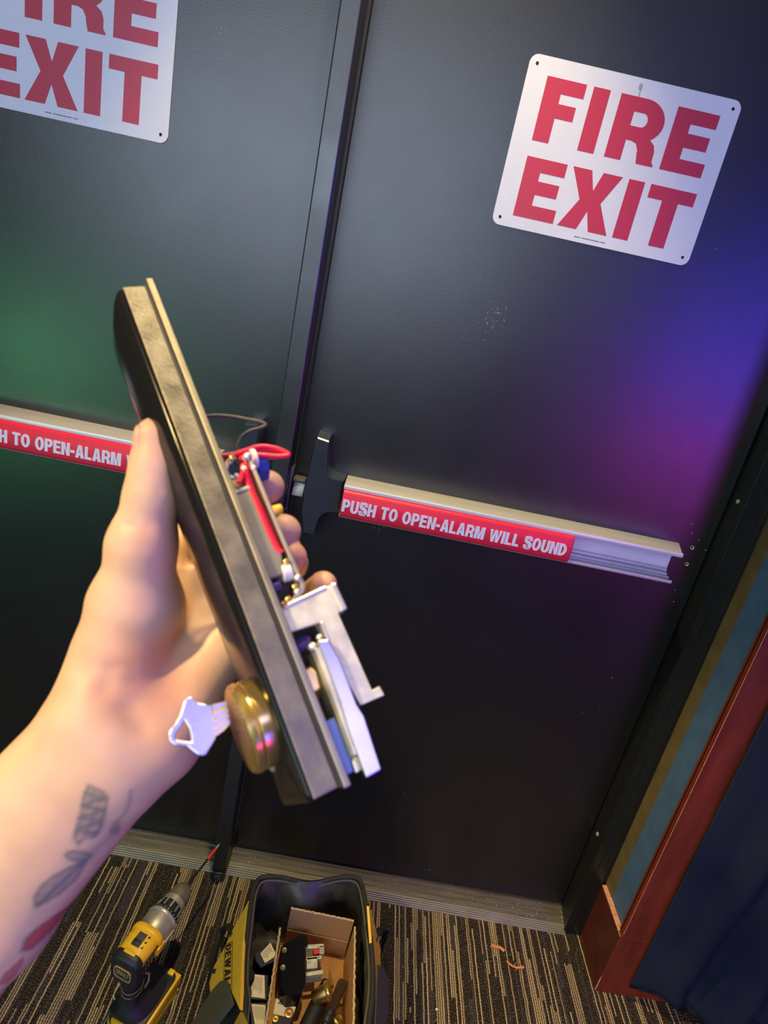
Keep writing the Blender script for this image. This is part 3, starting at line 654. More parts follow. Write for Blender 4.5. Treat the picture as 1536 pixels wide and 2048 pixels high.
mb = MB(); mb.box((-0.002, -0.013, Z0 + 0.0285), (0.0035, 0.011, Z0 + 0.0312)); mb.build('yellow_tab', M['dyellow'], cap, bevel=0.0008)
# speed switch on top
mb = MB(); mb.box((0.014, -0.0085, Z0 + 0.0285), (0.040, 0.0085, Z0 + 0.0312)); sw = mb.build('switch_plate', M['dgrey'], dr, bevel=0.0008)
mb = MB(); mb.box((0.015, -0.0075, Z0 + 0.031), (0.024, 0.0075, Z0 + 0.0345)); mb.build('slider', M['dblack'], sw, bevel=0.0008)
mb = MB()
for i, xx in enumerate((0.016, 0.026, 0.036)): mb.box((xx, -0.0155, Z0 + 0.0285), (xx + 0.0012 + 0.0012 * i, -0.0120, Z0 + 0.0297)); mb.box((xx, -0.0155, Z0 + 0.0285), (xx + 0.004, -0.0147, Z0 + 0.0297))
mb.build('speed_marks', M['dblack'], dr, smooth=None)
for i in range(4):
    mb = MB(); mb.box((0.006 + i * 0.008, -0.0310, Z0 - 0.012), (0.010 + i * 0.008, -0.0285, Z0 + 0.004)); mb.build('vent_slot', M['dblack'], dr, bevel=0.0006)
mb = MB(); mb.box((0.0, -0.0312, Z0 + 0.008), (0.046, -0.0270, Z0 + 0.0125)); mb.build('side_stripe', M['dblack'], dr, bevel=0.001)
# silver gearbox
mb = MB(); mb.lathe([(0.053, 0.027), (0.056, 0.0295), (0.075, 0.0305), (0.092, 0.0305), (0.096, 0.0300), (0.0965, 0.0270)], (0, 0, Z0), (1, 0, 0), 40)
mb.box((0.060, -0.033, Z0 - 0.012), (0.090, -0.024, Z0 - 0.004)); mb.box((0.060, 0.024, Z0 - 0.012), (0.090, 0.033, Z0 - 0.004))
g = mb.build('gearbox', M['gear'], dr, smooth=40, label='silver cast gearbox')
mb = MB(); mb.lathe([(0.0905, 0.0312), (0.0935, 0.0318), (0.0960, 0.0312)], (0, 0, Z0), (1, 0, 0), 40); mb.build('gearbox_rim', M['zincbright'], g)
# clutch ring with grip ribs
mb = MB(); mb.lathe([(0.0965, 0.0255), (0.098, 0.0278), (0.104, 0.0278), (0.1045, 0.0262), (0.122, 0.0245), (0.123, 0.022)], (0, 0, Z0), (1, 0, 0), 40)
cl = mb.build('clutch_ring', M['dblack'], dr, smooth=35)
for k in range(12):
    t = 2 * math.pi * (k + .5) / 12; rr = 0.0262
    R_ = Matrix.Rotation(t, 3, 'X')
    mb = MB(); vs = [R_ @ Vector((x, y, z)) for x in (0.1062, 0.1215) for y in (-0.0016, 0.0016) for z in (0.0235, 0.0272 if x < .11 else 0.0258)]
    mb.add([(p.x, p.y, p.z + Z0) for p in vs], [(0, 1, 3, 2), (4, 6, 7, 5), (0, 4, 5, 1), (2, 3, 7, 6), (0, 2, 6, 4), (1, 5, 7, 3)])
    mb.build('grip_rib', M['gear'], cl, smooth=None)
for k in range(22):
    t = 2 * math.pi * k / 22; R_ = Matrix.Rotation(t, 3, 'X')
    if math.cos(t) < -.2: continue
    mb = MB(); vs = [R_ @ Vector((x, y, z)) for x in (0.0992, 0.1022) for y in (-0.0008, 0.0008) for z in (0.0275, 0.0283)]
    mb.add([(p.x, p.y, p.z + Z0) for p in vs], [(0, 1, 3, 2), (4, 6, 7, 5), (0, 4, 5, 1), (2, 3, 7, 6), (0, 2, 6, 4), (1, 5, 7, 3)])
    mb.build('torque_mark', M['zincbright'], cl, smooth=None)
# chuck
mb = MB(); mb.lathe([(0.122, 0.0225), (0.123, 0.0240), (0.134, 0.0240), (0.1345, 0.0222), (0.136, 0.0225)], (0, 0, Z0), (1, 0, 0), 40); mb.build('chuck_sleeve', M['gear'], dr, smooth=40)
mb = MB(); mb.lathe([(0.135, 0.0225), (0.148, 0.0222), (0.160, 0.0200), (0.168, 0.0160), (0.1735, 0.0100), (0.1750, 0.0060), (0.1720, 0.0042)], (0, 0, Z0), (1, 0, 0), 40); mb.build('chuck', M['chuck'], dr, smooth=40, label='worn brown steel chuck')
# handle, trigger, foot
mb = MB(); secs = []
for z, x, y, rx, ry in ((Z0 - 0.018, 0.022, 0.0, 0.028, 0.024), (Z0 - 0.040, 0.018, -0.002, 0.0225, 0.0190), (0.115, 0.014, -0.004, 0.0200, 0.0170), (0.088, 0.012, -0.007, 0.0210, 0.0180), (0.072, 0.016, -0.010, 0.030, 0.024), (0.062, 0.028, -0.013, 0.048, 0.034), (0.055, 0.034, -0.014, 0.054, 0.0370)):
    secs.append([(x + rx * math.copysign(abs(math.cos(t)) ** .8, math.cos(t)), y + ry * math.copysign(abs(math.sin(t)) ** .8, math.sin(t)), z) for t in [2 * math.pi * k / 28 for k in range(28)]])
mb.loft(secs[::-1]); mb.build('handle', M['dblack'], dr, smooth=60, label='black rubber handle')
mb = MB()
for z in (0.100, 0.112):
    mb.tube([(0.0125 + 0.0212 * math.cos(t), -0.0055 + 0.0182 * math.sin(t), z) for t in [2 * math.pi * k / 24 for k in range(24)]], 0.0007, 6, closed=True)
mb.build('grip_line', bpy.data.materials['tan_badge'], dr)
mb = MB(); mb.loft([[(0.034, -0.010, 0.142), (0.034, 0.006, 0.142), (0.050, 0.005, 0.140), (0.050, -0.009, 0.140)], [(0.032, -0.011, 0.128), (0.032, 0.005, 0.128), (0.046, 0.004, 0.126), (0.046, -0.010, 0.126)], [(0.030, -0.011, 0.112), (0.030, 0.004, 0.112), (0.041, 0.003, 0.112), (0.041, -0.010, 0.112)]])
mb.build('trigger', M['trigger'], dr, bevel=0.002, label='grey trigger')
mb = MB(); mb.tube([(0.036, -0.0155, 0.113), (0.044, -0.0175, 0.104), (0.040, -0.0205, 0.090), (0.028, -0.0205, 0.086)], 0.0022, 8); mb.build('wire_clip', bpy.data.materials['tan_badge'], dr)
mb = MB(); mb.prism(rrect(-0.016, -0.0525, 0.092, 0.024, 0.010), lambda u, v: (u, v, 0.018), lambda u, v: (u, v, 0.056)); ba = mb.build('battery', M['dblack'], dr, bevel=0.003, label='black battery pack')
mb = MB(); mb.prism(rrect(-0.020, -0.057, 0.098, 0.026, 0.012), lambda u, v: (u, v, 0.001), lambda u, v: (u, v, 0.022)); mb.box((-0.0195, -0.030, 0.02), (-0.006, 0.012, 0.045)); mb.prism([(-0.010, -0.057), (0.098, -0.057), (0.098, -0.042), (0.090, -0.0475), (-0.010, -0.0475)], lambda u, v: (u, v, 0.02), lambda u, v: (u, v, 0.050))
mb.box((0.084, -0.045, 0.048), (0.094, -0.033, 0.060))
mb.build('battery_shell', M['dyellow'], ba, bevel=0.003, label='yellow battery shell')
mb = MB(); mb.box((-0.0212, -0.022, 0.024), (-0.0190, 0.002, 0.036)); mb.build('release_button', M['dyellow'], ba, bevel=0.001)
# long bit in the chuck
bt = thing('driver_bit', 'long dark driver bit with red sleeve held in the drill chuck', 'drill bit', DM @ Matrix.Translation((0.173, 0, Z0)))
mb = MB(); mb.lathe([(0, 0.0024), (0.078, 0.0024), (0.078, 0.0019), (0.118, 0.0019)], (0, 0, 0), (1, -0.012, 0), 12); mb.build('shank', M['bit'], bt)
mb = MB(); mb.lathe([(0.074, 0.0031), (0.075, 0.0033), (0.104, 0.0033), (0.105, 0.0029)], (0, 0, 0), (1, -0.012, 0), 14); mb.build('sleeve', M['bitred'], bt, label='red sleeve')
mb = MB(); mb.lathe([(0.1045, 0.0024), (0.116, 0.0020), (0.120, 0.0008)], (0, 0, 0), (1, -0.012, 0), 10); mb.build('tip', M['zinc'], bt)
# coil of thin bright wire beside the handle
mb = MB(); mb.tube(spline([(q[0], q[1], q[2]) for q in [(-0.2866, -0.3391, 0.0120), (-0.2893, -0.3600, 0.0120), (-0.2817, -0.3679, 0.0120), (-0.2762, -0.3534, 0.0120), (-0.2765, -0.3708, 0.0120), (-0.2825, -0.3877, 0.0120), (-0.2858, -0.4097, 0.0120)]], 6), 0.0012, 6)
tag(mb.build('loose_wire', M['zinc']), 'thin bright metal wire lying behind the drill handle', 'wire')

# ================================================================== TOOL BAG
RIM = [(-0.0536, -0.3249), (-0.0600, -0.2740), (-0.0596, -0.2406), (-0.0499, -0.2225), (-0.0130, -0.2141), (0.0425, -0.2104), (0.0951, -0.1954), (0.1404, -0.1842), (0.1599, -0.1924), (0.1722, -0.2307), (0.1826, -0.2830), (0.1912, -0.3316), (0.1964, -0.3771), (0.1966, -0.4202), (0.1931, -0.4577)]
RIM += [(0.185, -0.54), (0.165, -0.565), (0.08, -0.572), (0.0, -0.562), (-0.018, -0.53)]
RIM += [(-0.0244, -0.4621), (-0.0356, -0.4314), (-0.0442, -0.3940), (-0.0491, -0.3629)]
rim = [(p.x, p.y) for p in spline([(x, y, 0) for x, y in RIM], 4, True)]
bcx = sum(p[0] for p in rim) / len(rim); bcy = sum(p[1] for p in rim) / len(rim)
bag = thing('tool_bag', 'open yellow and black canvas tool bag full of parts on the carpet', 'bag', (0.07, -0.37, 0.0))
BO = Vector((0.07, -0.37, 0.0))
def bl(p): return (p[0] - BO.x, p[1] - BO.y, p[2])
def bagsec(z, grow_):
    out = []
    for x, y in rim:
        dx = (x - bcx) / 0.125; dy = (y - bcy) / 0.19
        wx = max(-1, min(1, dx)); wy = max(-1, min(1, dy))
        ox = grow_ * (0.064 if wx < 0 else 0.058) * math.copysign(abs(wx) ** .6, wx); oy = grow_ * (0.014 if wy > 0 else 0.02) * wy
        if y > -0.30: ox *= max(0.12, 1 - (y + 0.30) / 0.10)
        out.append((x + ox, y + oy, z))
    return out
mb = MB(); mb.loft([[bl(p) for p in bagsec(z, g_)] for z, g_ in ((0.0, 0.98), (0.01, 1.0), (0.06, 0.80), (0.13, 0.44), (0.19, 0.12), (0.22, 0.0))], True, False)
mb.build('bag_shell', M['nylon'], bag, smooth=60, label='black nylon bag shell')
rg = random.Random(11)
def inner(z, k, fold=0.0):
    out = []
    for i, (x, y) in enumerate(rim):
        dx, dy = x - bcx, y - bcy; d = math.hypot(dx, dy)
        wv = fold * (0.010 * math.sin(x * 70 + z * 60) + 0.007 * math.sin(x * 130 - y * 45 + z * 110))
        sag = fold * 0.028 * math.exp(-((x - 0.055) / 0.05) ** 2) if y > -0.26 else 0.0
        kk = max(0.002, k + wv); flare = 0.016 * max(0, min(1, (0.20 - z) / 0.06)) * (abs(dx) / d) ** 2
        out.append(bl((x - dx / d * (kk - flare), y - dy / d * kk - sag, z - sag * .4)))
    return out
mb = MB(); mb.loft([inner(0.219, 0.002), inner(0.205, 0.010, 0.3), inner(0.185, 0.012, 0.9), inner(0.155, 0.005, 1.0), inner(0.12, 0.008, 0.8), inner(0.085, 0.015, 0.5), inner(0.066, 0.03, 0.0)], False, True)
mb.build('lining', M['lining'], bag, smooth=70, label='creased dark grey lining')
mb = MB(); mb.tube([bl((x, y, 0.222 - (0.012 * math.exp(-((x - 0.055) / 0.04) ** 2) if y > -0.25 else 0))) for x, y in rim], 0.0048, 8, closed=True)
rm = mb.build('rim_binding', M['nylon'], bag, label='black rim binding')
mb = MB(); mb.tube([bl((x - (x - bcx) * .055, y - (y - bcy) * .045, 0.2195 - (0.014 * math.exp(-((x - 0.055) / 0.04) ** 2) if y > -0.25 else 0))) for x, y in rim], 0.0022, 6, closed=True)
mb.build('zipper_tape', M['webbing'], rm)
# yellow side panels (curved cloth with thickness), following the flare of the sides
def panel(name, outline, mater, off, label=None, thick=0.0025, parent=None):
    n_ = Vector(off)
    pts = [Vector(p) for p in outline]
    c = sum(pts, Vector()) / len(pts)
    e1 = (pts[1] - pts[0]).normalized(); nn = n_.normalized(); e1 = (e1 - nn * e1.dot(nn)).normalized(); e2 = nn.cross(e1)
    poly = [((p - c).dot(e1), (p - c).dot(e2)) for p in pts]
    f = lambda h: (lambda u, v: bl(c + e1 * u + e2 * v + nn * h))
    mb = MB(); mb.prism(poly, f(0.0), f(thick))
    return mb.build(name, mater, parent or bag, smooth=None, bevel=0.0005, label=label)
LN = Vector((-0.19, 0, 0.063)).normalized()
panel('side_panel', [(-0.0605, -0.2578, 0.1943), (-0.0550, -0.3186, 0.2109), (-0.0498, -0.3676, 0.2268), (-0.0420, -0.4179, 0.2502), (-0.0309, -0.4822, 0.2837), (-0.0253, -0.5191, 0.3005), (-0.0623, -0.4128, 0.1889), (-0.0752, -0.3939, 0.1500), (-0.0846, -0.3865, 0.1216), (-0.0931, -0.3810, 0.0960), (-0.1030, -0.3440, 0.0662), (-0.1033, -0.3117, 0.0652), (-0.0923, -0.3021, 0.0985), (-0.0790, -0.2730, 0.1387)], M['bagyellow'], LN * 1, label='yellow left side panel', thick=0.006)
panel('lower_panel', [(-0.0239, -0.5235, 0.3047), (-0.0119, -0.5587, 0.3409), (-0.0062, -0.5822, 0.3583), (-0.0295, -0.5461, 0.2877), (-0.0300, -0.5288, 0.2864)], M['bagolive'], LN, thick=0.005)
panel('side_panel', [(0.1677, -0.2876, 0.2766), (0.1942, -0.2657, 0.1988), (0.2240, -0.2526, 0.1116), (0.2223, -0.2891, 0.1167), (0.2066, -0.3525, 0.1624), (0.1959, -0.3420, 0.1939), (0.1837, -0.3199, 0.2295)], M['bagyellow'], Vector((0.17, 0, 0.058)), label='yellow right side panel', thick=0.005)
panel('webbing_strap', [(-0.0621, -0.4106, 0.1897), (-0.0764, -0.3883, 0.1465), (-0.0900, -0.3818, 0.1054), (-0.1047, -0.3881, 0.0611), (-0.1190, -0.3996, 0.0178), (-0.0683, -0.4787, 0.1707), (-0.0423, -0.4808, 0.2494), (-0.0494, -0.4507, 0.2277)], M['webbing'], LN, label='grey webbing strap', thick=0.008)
panel('webbing_strap', [(0.2076, -0.3176, 0.1597), (0.2335, -0.2688, 0.0838), (0.2639, -0.2326, -0.0055), (0.2751, -0.2260, -0.0383), (0.2535, -0.3495, 0.0252), (0.2069, -0.4334, 0.1616), (0.2087, -0.3710, 0.1563)], M['webbing'], Vector((0.17, 0, 0.058)), thick=0.008)
mb = MB(); mb.tube(spline([bl(p) for p in [(-0.0792, -0.2913, 0.1379), (-0.0938, -0.2490, 0.0939), (-0.1089, -0.2146, 0.0483), (-0.1183, -0.2176, 0.0201), (-0.1177, -0.2653, 0.0220), (-0.1118, -0.3055, 0.0397), (-0.0950, -0.3392, 0.0903)]], 5), 0.0095, 10, flat=.55)
mb.build('carry_handle', M['nylon'], bag, label='black carry handle')
mb = MB(); mb.tube(spline([bl(p) for p in [(0.2031, -0.2772, 0.1728), (0.2208, -0.2185, 0.1211), (0.2466, -0.1543, 0.0452), (0.2715, -0.1117, -0.0276), (0.2728, -0.1353, -0.0316), (0.2620, -0.2042, 0.0001), (0.2540, -0.2525, 0.0236)]], 5), 0.007, 10, flat=.55)
mb.build('carry_handle', M['nylon'], bag, label='black carry handle')
# lettering and outline on the left panel
q = [Vector(p) for p in [(-0.0892, -0.2947, 0.1078), (-0.0638, -0.4289, 0.1845), (-0.0730, -0.3195, 0.1567)]]
du = (q[1] - q[0]); Ltx = du.length; du.normalize(); dv = q[2] - q[0]; HH = dv.length; dv.normalize()
pl_ = lambda h: (lambda u, v: bl(q[0] + du * u + dv * v + LN * h))
tb = MB(); text_mesh(tb, 'DEWALT', pl_(0.0055), pl_(0.0066), 0.003, HH * .07, Ltx * .97, HH * .74, s=.2, h=.17, gap=.1); tb.build('lettering', M['dblack'], bag, smooth=None, label='black lettering on the yellow panel')
tb = MB(); LL = Ltx * 1.02; tb.prism([(-.002, -.004), (LL, -.004), (LL, HH), (-.002, HH)], pl_(0.0055), pl_(0.0064), [[(-.0005, -.0015), (-.0005, HH - .003), (LL - .0015, HH - .003), (LL - .0015, -.0015)]])
tb.build('logo_outline', M['dblack'], bag, smooth=None)

# ------------------------------------------------------------------ contents of the bag
BZ = 0.068
ct = thing('cardboard_box', 'open brown cardboard box of lock parts standing inside the tool bag', 'box', (0.09, -0.36, BZ))
cb = lambda p: (p[0] - 0.09, p[1] + 0.36, p[2] - BZ)
def wallp(p0, p1, z0, z1, th, name, lean=(0, 0), label=None):
    p0 = Vector(p0); p1 = Vector(p1); d = (p1 - p0).normalized(); nrm_ = Vector((-d.y, d.x)) * th
    ln = Vector(lean)
    bot = [p0, p1, p1 + nrm_, p0 + nrm_]
    rg_ = random.Random(len(name)); N = 12
    mb = MB(); vs = []; top = []
    mb.hexa([cb((p.x, p.y, z0)) for p in bot], [cb((p.x + ln.x, p.y + ln.y, z1)) for p in bot])
    o = mb.build(name, M['card'], ct, smooth=None, label=label)
    # torn corrugated top edge
    mb = MB(); pts = []
    for i in range(41):
        t = i / 40; c = p0.lerp(p1, t) + nrm_ * .5 + ln; zz = z1 + 0.0008 + 0.0009 * math.sin(i * 1.9) + rg_.uniform(-.0006, .0006)
        pts.append(cb((c.x + d.y * 0.0009 * math.sin(i * 2.6), c.y, zz)))
    mb.tube(pts, th * .62, 6); mb.build('torn_edge', M['cardedge'], o, smooth=None)
    return o
wallp((0.0225, -0.2480), (0.1560, -0.2515), BZ, 0.190, 0.0035, 'back_wall', (0, -0.008), 'tall back wall of the box')
wallp((0.0125, -0.298), (0.0235, -0.545), BZ, 0.188, 0.0035, 'left_wall', (-0.006, 0))
wallp((0.1560, -0.268), (0.1735, -0.545), BZ, 0.186, 0.0035, 'right_wall', (0.002, 0))
mb = MB(); mb.box(cb((0.016, -0.545, BZ)), cb((0.172, -0.250, BZ + 0.004))); mb.build('box_bottom', M['card'], ct, smooth=None)
mb = MB(); mb.hexa([cb(p) for p in ((0.024, -0.2555, 0.128), (0.156, -0.259, 0.128), (0.156, -0.2595, 0.128), (0.024, -0.256, 0.128))], [cb(p) for p in ((0.024, -0.2555, 0.1288), (0.156, -0.2588, 0.1288), (0.156, -0.2596, 0.1288), (0.024, -0.2562, 0.1288))])
mb.build('fold_crease', M['cardedge'], ct, smooth=None)

# black latch head with a grey mechanism lying in the box
def slab(name, outline, z, th, mater, parent=None, bevel=0.001, label=None, origin=(0, 0, 0)):
    mb = MB(); o_ = origin
    mb.prism([(p[0] - o_[0], p[1] - o_[1]) for p in outline], lambda u, v: (u, v, z - th - o_[2]), lambda u, v: (u, v, z - o_[2]))
    return mb.build(name, mater, parent, smooth=None, bevel=bevel, label=label)
o1 = (0.05, -0.33, 0.10)
sp_ = thing('spare_latch_head', 'black latch head with exposed grey mechanism lying in the cardboard box', 'lock part', o1)
slab('case', [(0.0171, -0.3055), (0.0311, -0.2920), (0.0511, -0.2751), (0.0646, -0.2738), (0.0723, -0.2901), (0.0661, -0.2972), (0.0696, -0.3195), (0.0770, -0.3608), (0.0728, -0.3838), (0.0464, -0.3923), (0.0318, -0.3814), (0.0221, -0.3417)], 0.150, 0.055, M['gloss'], sp_, 0.003, 'black case', o1)
for px in [(0.0253, -0.3125, 0.1520), (0.0286, -0.3458, 0.1520)]:
    mb = MB(); mb.lathe([(0, 0.0055), (0.0012, 0.0050), (0.0006, 0.0026)], (px[0] - o1[0], px[1] - o1[1], 0.150 - o1[2]), (0, 0, 1), 16); mb.build('rivet', M['chuck'], sp_)
for nm, ol, mt in (('mechanism_bar', [(0.0672, -0.2871), (0.1039, -0.2788), (0.1048, -0.2858), (0.0685, -0.2950)], 'zinc'), ('mechanism_bar', [(0.0710, -0.3116), (0.1027, -0.3023), (0.1036, -0.3091), (0.0719, -0.3173)], 'zinc'), ('mechanism_bar', [(0.0754, -0.3398), (0.1083, -0.3297), (0.1092, -0.3371), (0.0765, -0.3471)], 'zinc'),
                   ('mechanism_block', [(0.0690, -0.2905), (0.0832, -0.2871), (0.0856, -0.3038), (0.0716, -0.3071)], 'chuck'), ('mechanism_block', [(0.0725, -0.3129), (0.0942, -0.3064), (0.0971, -0.3273), (0.0757, -0.3336)], 'zinc'), ('mechanism_tab', [(0.0948, -0.2848), (0.1050, -0.2820), (0.1070, -0.2980), (0.0970, -0.3006)], 'zincbright')):
    slab(nm, ol, 0.140 if mt != 'chuck' else 0.130, 0.022, M[mt], sp_, 0.0008, None, o1)
slab('red_spring_cover', [(0.0842, -0.2924), (0.0929, -0.2878), (0.0972, -0.2962), (0.0866, -0.3020)], 0.137, 0.010, M['bitred'], sp_, 0.001, 'red plastic piece', o1)
# brass cylinder
c = Vector((0.1184, -0.3653, 0.1300))
bc = thing('brass_lock_cylinder', 'brass lock cylinder lying beside the dark screwdriver handle in the box', 'lock part', c)
axb = Vector((0.75, 0.25, 0.45)).normalized()
mb = MB(); mb.lathe([(0.004, 0.0175), (0.006, 0.0185), (0.0105, 0.0185), (0.012, 0.0165), (0.0125, 0.008), (0.0118, 0.006)], (0, 0, 0), axb, 32); mb.build('collar', M['brass'], bc, smooth=40)
mb = MB(); mb.lathe([(-0.024, 0.0125), (-0.022, 0.0140), (0.004, 0.0150)], (0, 0, 0), axb, 32); mb.build('barrel', M['brassface'], bc, smooth=40)
# dark flat lock tube lying diagonally and screwdriver
pA, pB = [Vector(p) for p in [(0.1246, -0.3297, 0.1040), (0.0882, -0.4344, 0.1040)]]
mb = MB(); mb.tube([pA, pA.lerp(pB, .5) + Vector((0, 0, .006)), pB], [0.013, 0.016, 0.017], 14, flat=.7)
tag(mb.build('black_sleeve', M['dblack'], smooth=60), 'long black metal sleeve lying diagonally under the brass cylinder', 'lock part')
pA, pB = [Vector(p) for p in [(0.1519, -0.3412, 0.1350), (0.1324, -0.3994, 0.1350)]]; d_ = (pA - pB).normalized()
sd = thing('screwdriver', 'screwdriver with dark amber handle along the right side of the cardboard box', 'screwdriver', pB)
mb = MB(); Ls = (pA - pB).length
mb.lathe([(0, 0.0075), (Ls * .1, 0.0085), (Ls * .3, 0.0092), (Ls * .6, 0.0098), (Ls * .85, 0.0108), (Ls * .95, 0.0100), (Ls, 0.006)], (0, 0, 0), d_, 8); mb.build('handle', M['handle'], sd, smooth=20, label='dark amber handle')
mb = MB(); mb.lathe([(-0.022, 0.0095), (-0.019, 0.0108), (-0.012, 0.0108), (-0.010, 0.0090), (-0.004, 0.0104), (0.001, 0.0098)], (0, 0, 0), d_, 18); mb.build('ferrule', M['dblack'], sd, smooth=30)
mb = MB(); mb.lathe([(-0.07, 0.0032), (-0.02, 0.0034)], (0, 0, 0), d_, 10); mb.build('shaft', M['steel'], sd)
c = Vector((0.1491, -0.4046, 0.1250))
mb = MB(); mb.lathe([(-0.01, 0.009), (-0.004, 0.0105), (0.003, 0.010), (0.005, 0.007), (0.004, 0.003)], c, (0.2, 0.1, 1), 20); tag(mb.build('brass_end_cap', M['brassface'], smooth=40), 'small brass cap beside the screwdriver ferrule', 'lock part')
pts = [Vector(p) for p in [(0.1220, -0.3135, 0.1200), (0.1272, -0.3319, 0.1200), (0.1307, -0.3444, 0.1200)]]
mb = MB(); mb.tube(pts, [0.0012, 0.0035, 0.0042], 8, flat=.5); tag(mb.build('brass_key', M['brass'], smooth=40), 'small brass key standing above the brass cylinder', 'key')
# cream card with key rings
o2 = tuple((0.0458, -0.3972, 0.1150))
kc = thing('parts_card', 'cream packaging card with two copper discs at the bottom of the box', 'card', o2)
slab('card', [(0.0268, -0.3793), (0.0675, -0.3888), (0.0609, -0.4169), (0.0568, -0.4354), (0.0265, -0.4334), (0.0270, -0.4086)], 0.115, 0.0025, M['cream'], kc, 0.0004, None, o2)
slab('navy_band', [(0.0276, -0.4075), (0.0631, -0.4089), (0.0564, -0.4345), (0.0271, -0.4323)], 0.1162, 0.001, M['navy'], kc, 0.0, None, o2)
slab('print_mark', [(0.0327, -0.3848), (0.0475, -0.3860), (0.0472, -0.3896), (0.0324, -0.3884)], 0.1155, 0.0003, M['print'], kc, 0.0, None, o2)
for i, (px, r_) in enumerate(zip([(0.0560, -0.4020, 0.1170), (0.0327, -0.4147, 0.1170)], (0.0085, 0.0065))):
    mb = MB(); mb.lathe([(0, r_), (0.002, r_), (0.0026, r_ * .8), (0.002, r_ * .4)], (px[0] - o2[0], px[1] - o2[1], 0.1162 - o2[2]), (0, 0, 1), 20); mb.build('copper_disc', mat('copper_disc_%d' % i, (0.62, 0.33, 0.12) if i == 0 else (0.7, 0.45, 0.12), 0.35, 0.8), kc, smooth=40)
# navy cartons with cream labels, left pocket of the bag
def carton(label_txt, base, lab, z, h, g='navy cartons in the bag'):
    c = sum((Vector((p[0], p[1], 0)) for p in base), Vector()) / len(base); c.z = z - h
    r = thing('small_carton', label_txt, 'carton', c, g)
    slab('carton_body', base, z, h, M['navy'], r, 0.001, None, tuple(c))
    slab('paper_label', lab, z + 0.0006, 0.0008, M['cream'], r, 0.0, 'cream printed label', tuple(c))
    L0, L1, L2 = Vector(lab[0]), Vector(lab[1]), Vector(lab[-1]); mb = MB(); rr = random.Random(len(label_txt))
    for k in range(1, 8):
        v = k / 8.5; u0 = .1; u1 = rr.uniform(.6, .9)
        p = [L0 + (L1 - L0) * (v - .018) + (L2 - L0) * u0, L0 + (L1 - L0) * (v - .018) + (L2 - L0) * u1, L0 + (L1 - L0) * (v + .018) + (L2 - L0) * u1, L0 + (L1 - L0) * (v + .018) + (L2 - L0) * u0]
        mb.prism([(q_.x - c.x, q_.y - c.y) for q_ in p], lambda a, b: (a, b, z + 0.0005 - c.z), lambda a, b: (a, b, z + 0.0009 - c.z))
    o = mb.build('printed_lines', M['print'], r, smooth=None)
    return r
carton('navy carton tilted against the box wall, farthest of three by the lining', [(-0.0318, -0.3195), (-0.0061, -0.2921), (0.0132, -0.3159), (0.0111, -0.3260), (-0.0135, -0.3425), (-0.0273, -0.3304)], [(-0.0203, -0.3170), (-0.0051, -0.2924), (0.0120, -0.3155), (-0.0076, -0.3334)], 0.135, 0.06)
carton('navy carton with square cream label, middle of three by the lining', [(-0.0311, -0.3589), (0.0039, -0.3569), (0.0103, -0.4004), (-0.0241, -0.4032)], [(-0.0288, -0.3607), (-0.0035, -0.3594), (0.0061, -0.3989), (-0.0222, -0.3998)], 0.140, 0.065)
carton('navy carton with cream label at the picture edge, nearest of three', [(-0.0207, -0.4095), (0.0112, -0.4046), (0.0231, -0.4597), (-0.0022, -0.4634)], [(-0.0165, -0.4117), (0.0094, -0.4095), (0.0163, -0.4493), (-0.0023, -0.4441)], 0.140, 0.065)

# wood shavings on the carpet
def shaving(label, pts, r):
    mb = MB(); mb.tube(spline([Vector(p) for p in pts], 5), r, 6, flat=.35)
    return tag(mb.build('wood_shaving', M['shaving']), label, 'shaving', 'orange shavings on the carpet')
shaving('flat orange wood shaving lying nearer the threshold', [(0.5197, -0.1158, 0.0030), (0.5292, -0.1190, 0.0030), (0.5417, -0.1193, 0.0030), (0.5518, -0.1259, 0.0030)], 0.0042)
s_ = shaving('twisted orange wood shaving with splinters on the carpet', [(0.5537, -0.1497, 0.0040), (0.5622, -0.1575, 0.0040), (0.5762, -0.1609, 0.0040), (0.5940, -0.1568, 0.0040)], 0.0028)
for k, pp in enumerate(([(0.5685, -0.1601, 0.0060), (0.5778, -0.1494, 0.0060)], [(0.5787, -0.1605, 0.0040), (0.5697, -0.1699, 0.0040)], [(0.5835, -0.1592, 0.0050), (0.5910, -0.1648, 0.0050)])):
    mb = MB(); mb.tube(pp, [0.0014, 0.0005], 5); mb.build('splinter', M['shaving'], s_)
c = (0.3758, -0.2794, 0.0000)
mb = MB(); mb.ell((c[0], c[1], 0.0025), (0.0032, 0.0026, 0.0024), n=6); tag(mb.build('paper_crumb', M['cream']), 'tiny white crumb on the carpet right of the bag', 'crumb')

# ================================================================== ALARM LOCK HELD IN THE HAND
LM = Matrix(((0.56075, -0.79605, -0.22773, -0.13593), (-0.53592, -0.55861, 0.63304, -0.85351), (-0.63115, -0.23293, -0.73986, 1.37842), (0, 0, 0, 1)))          # local axes: x along the lock (top to bottom), y out of the cover, z across the 45 mm face
LEN, WID = 0.250, 0.0450
lk = thing('alarm_lock', 'long black alarm lock with brass cylinder and exposed mechanism held in the hand', 'lock', LM)
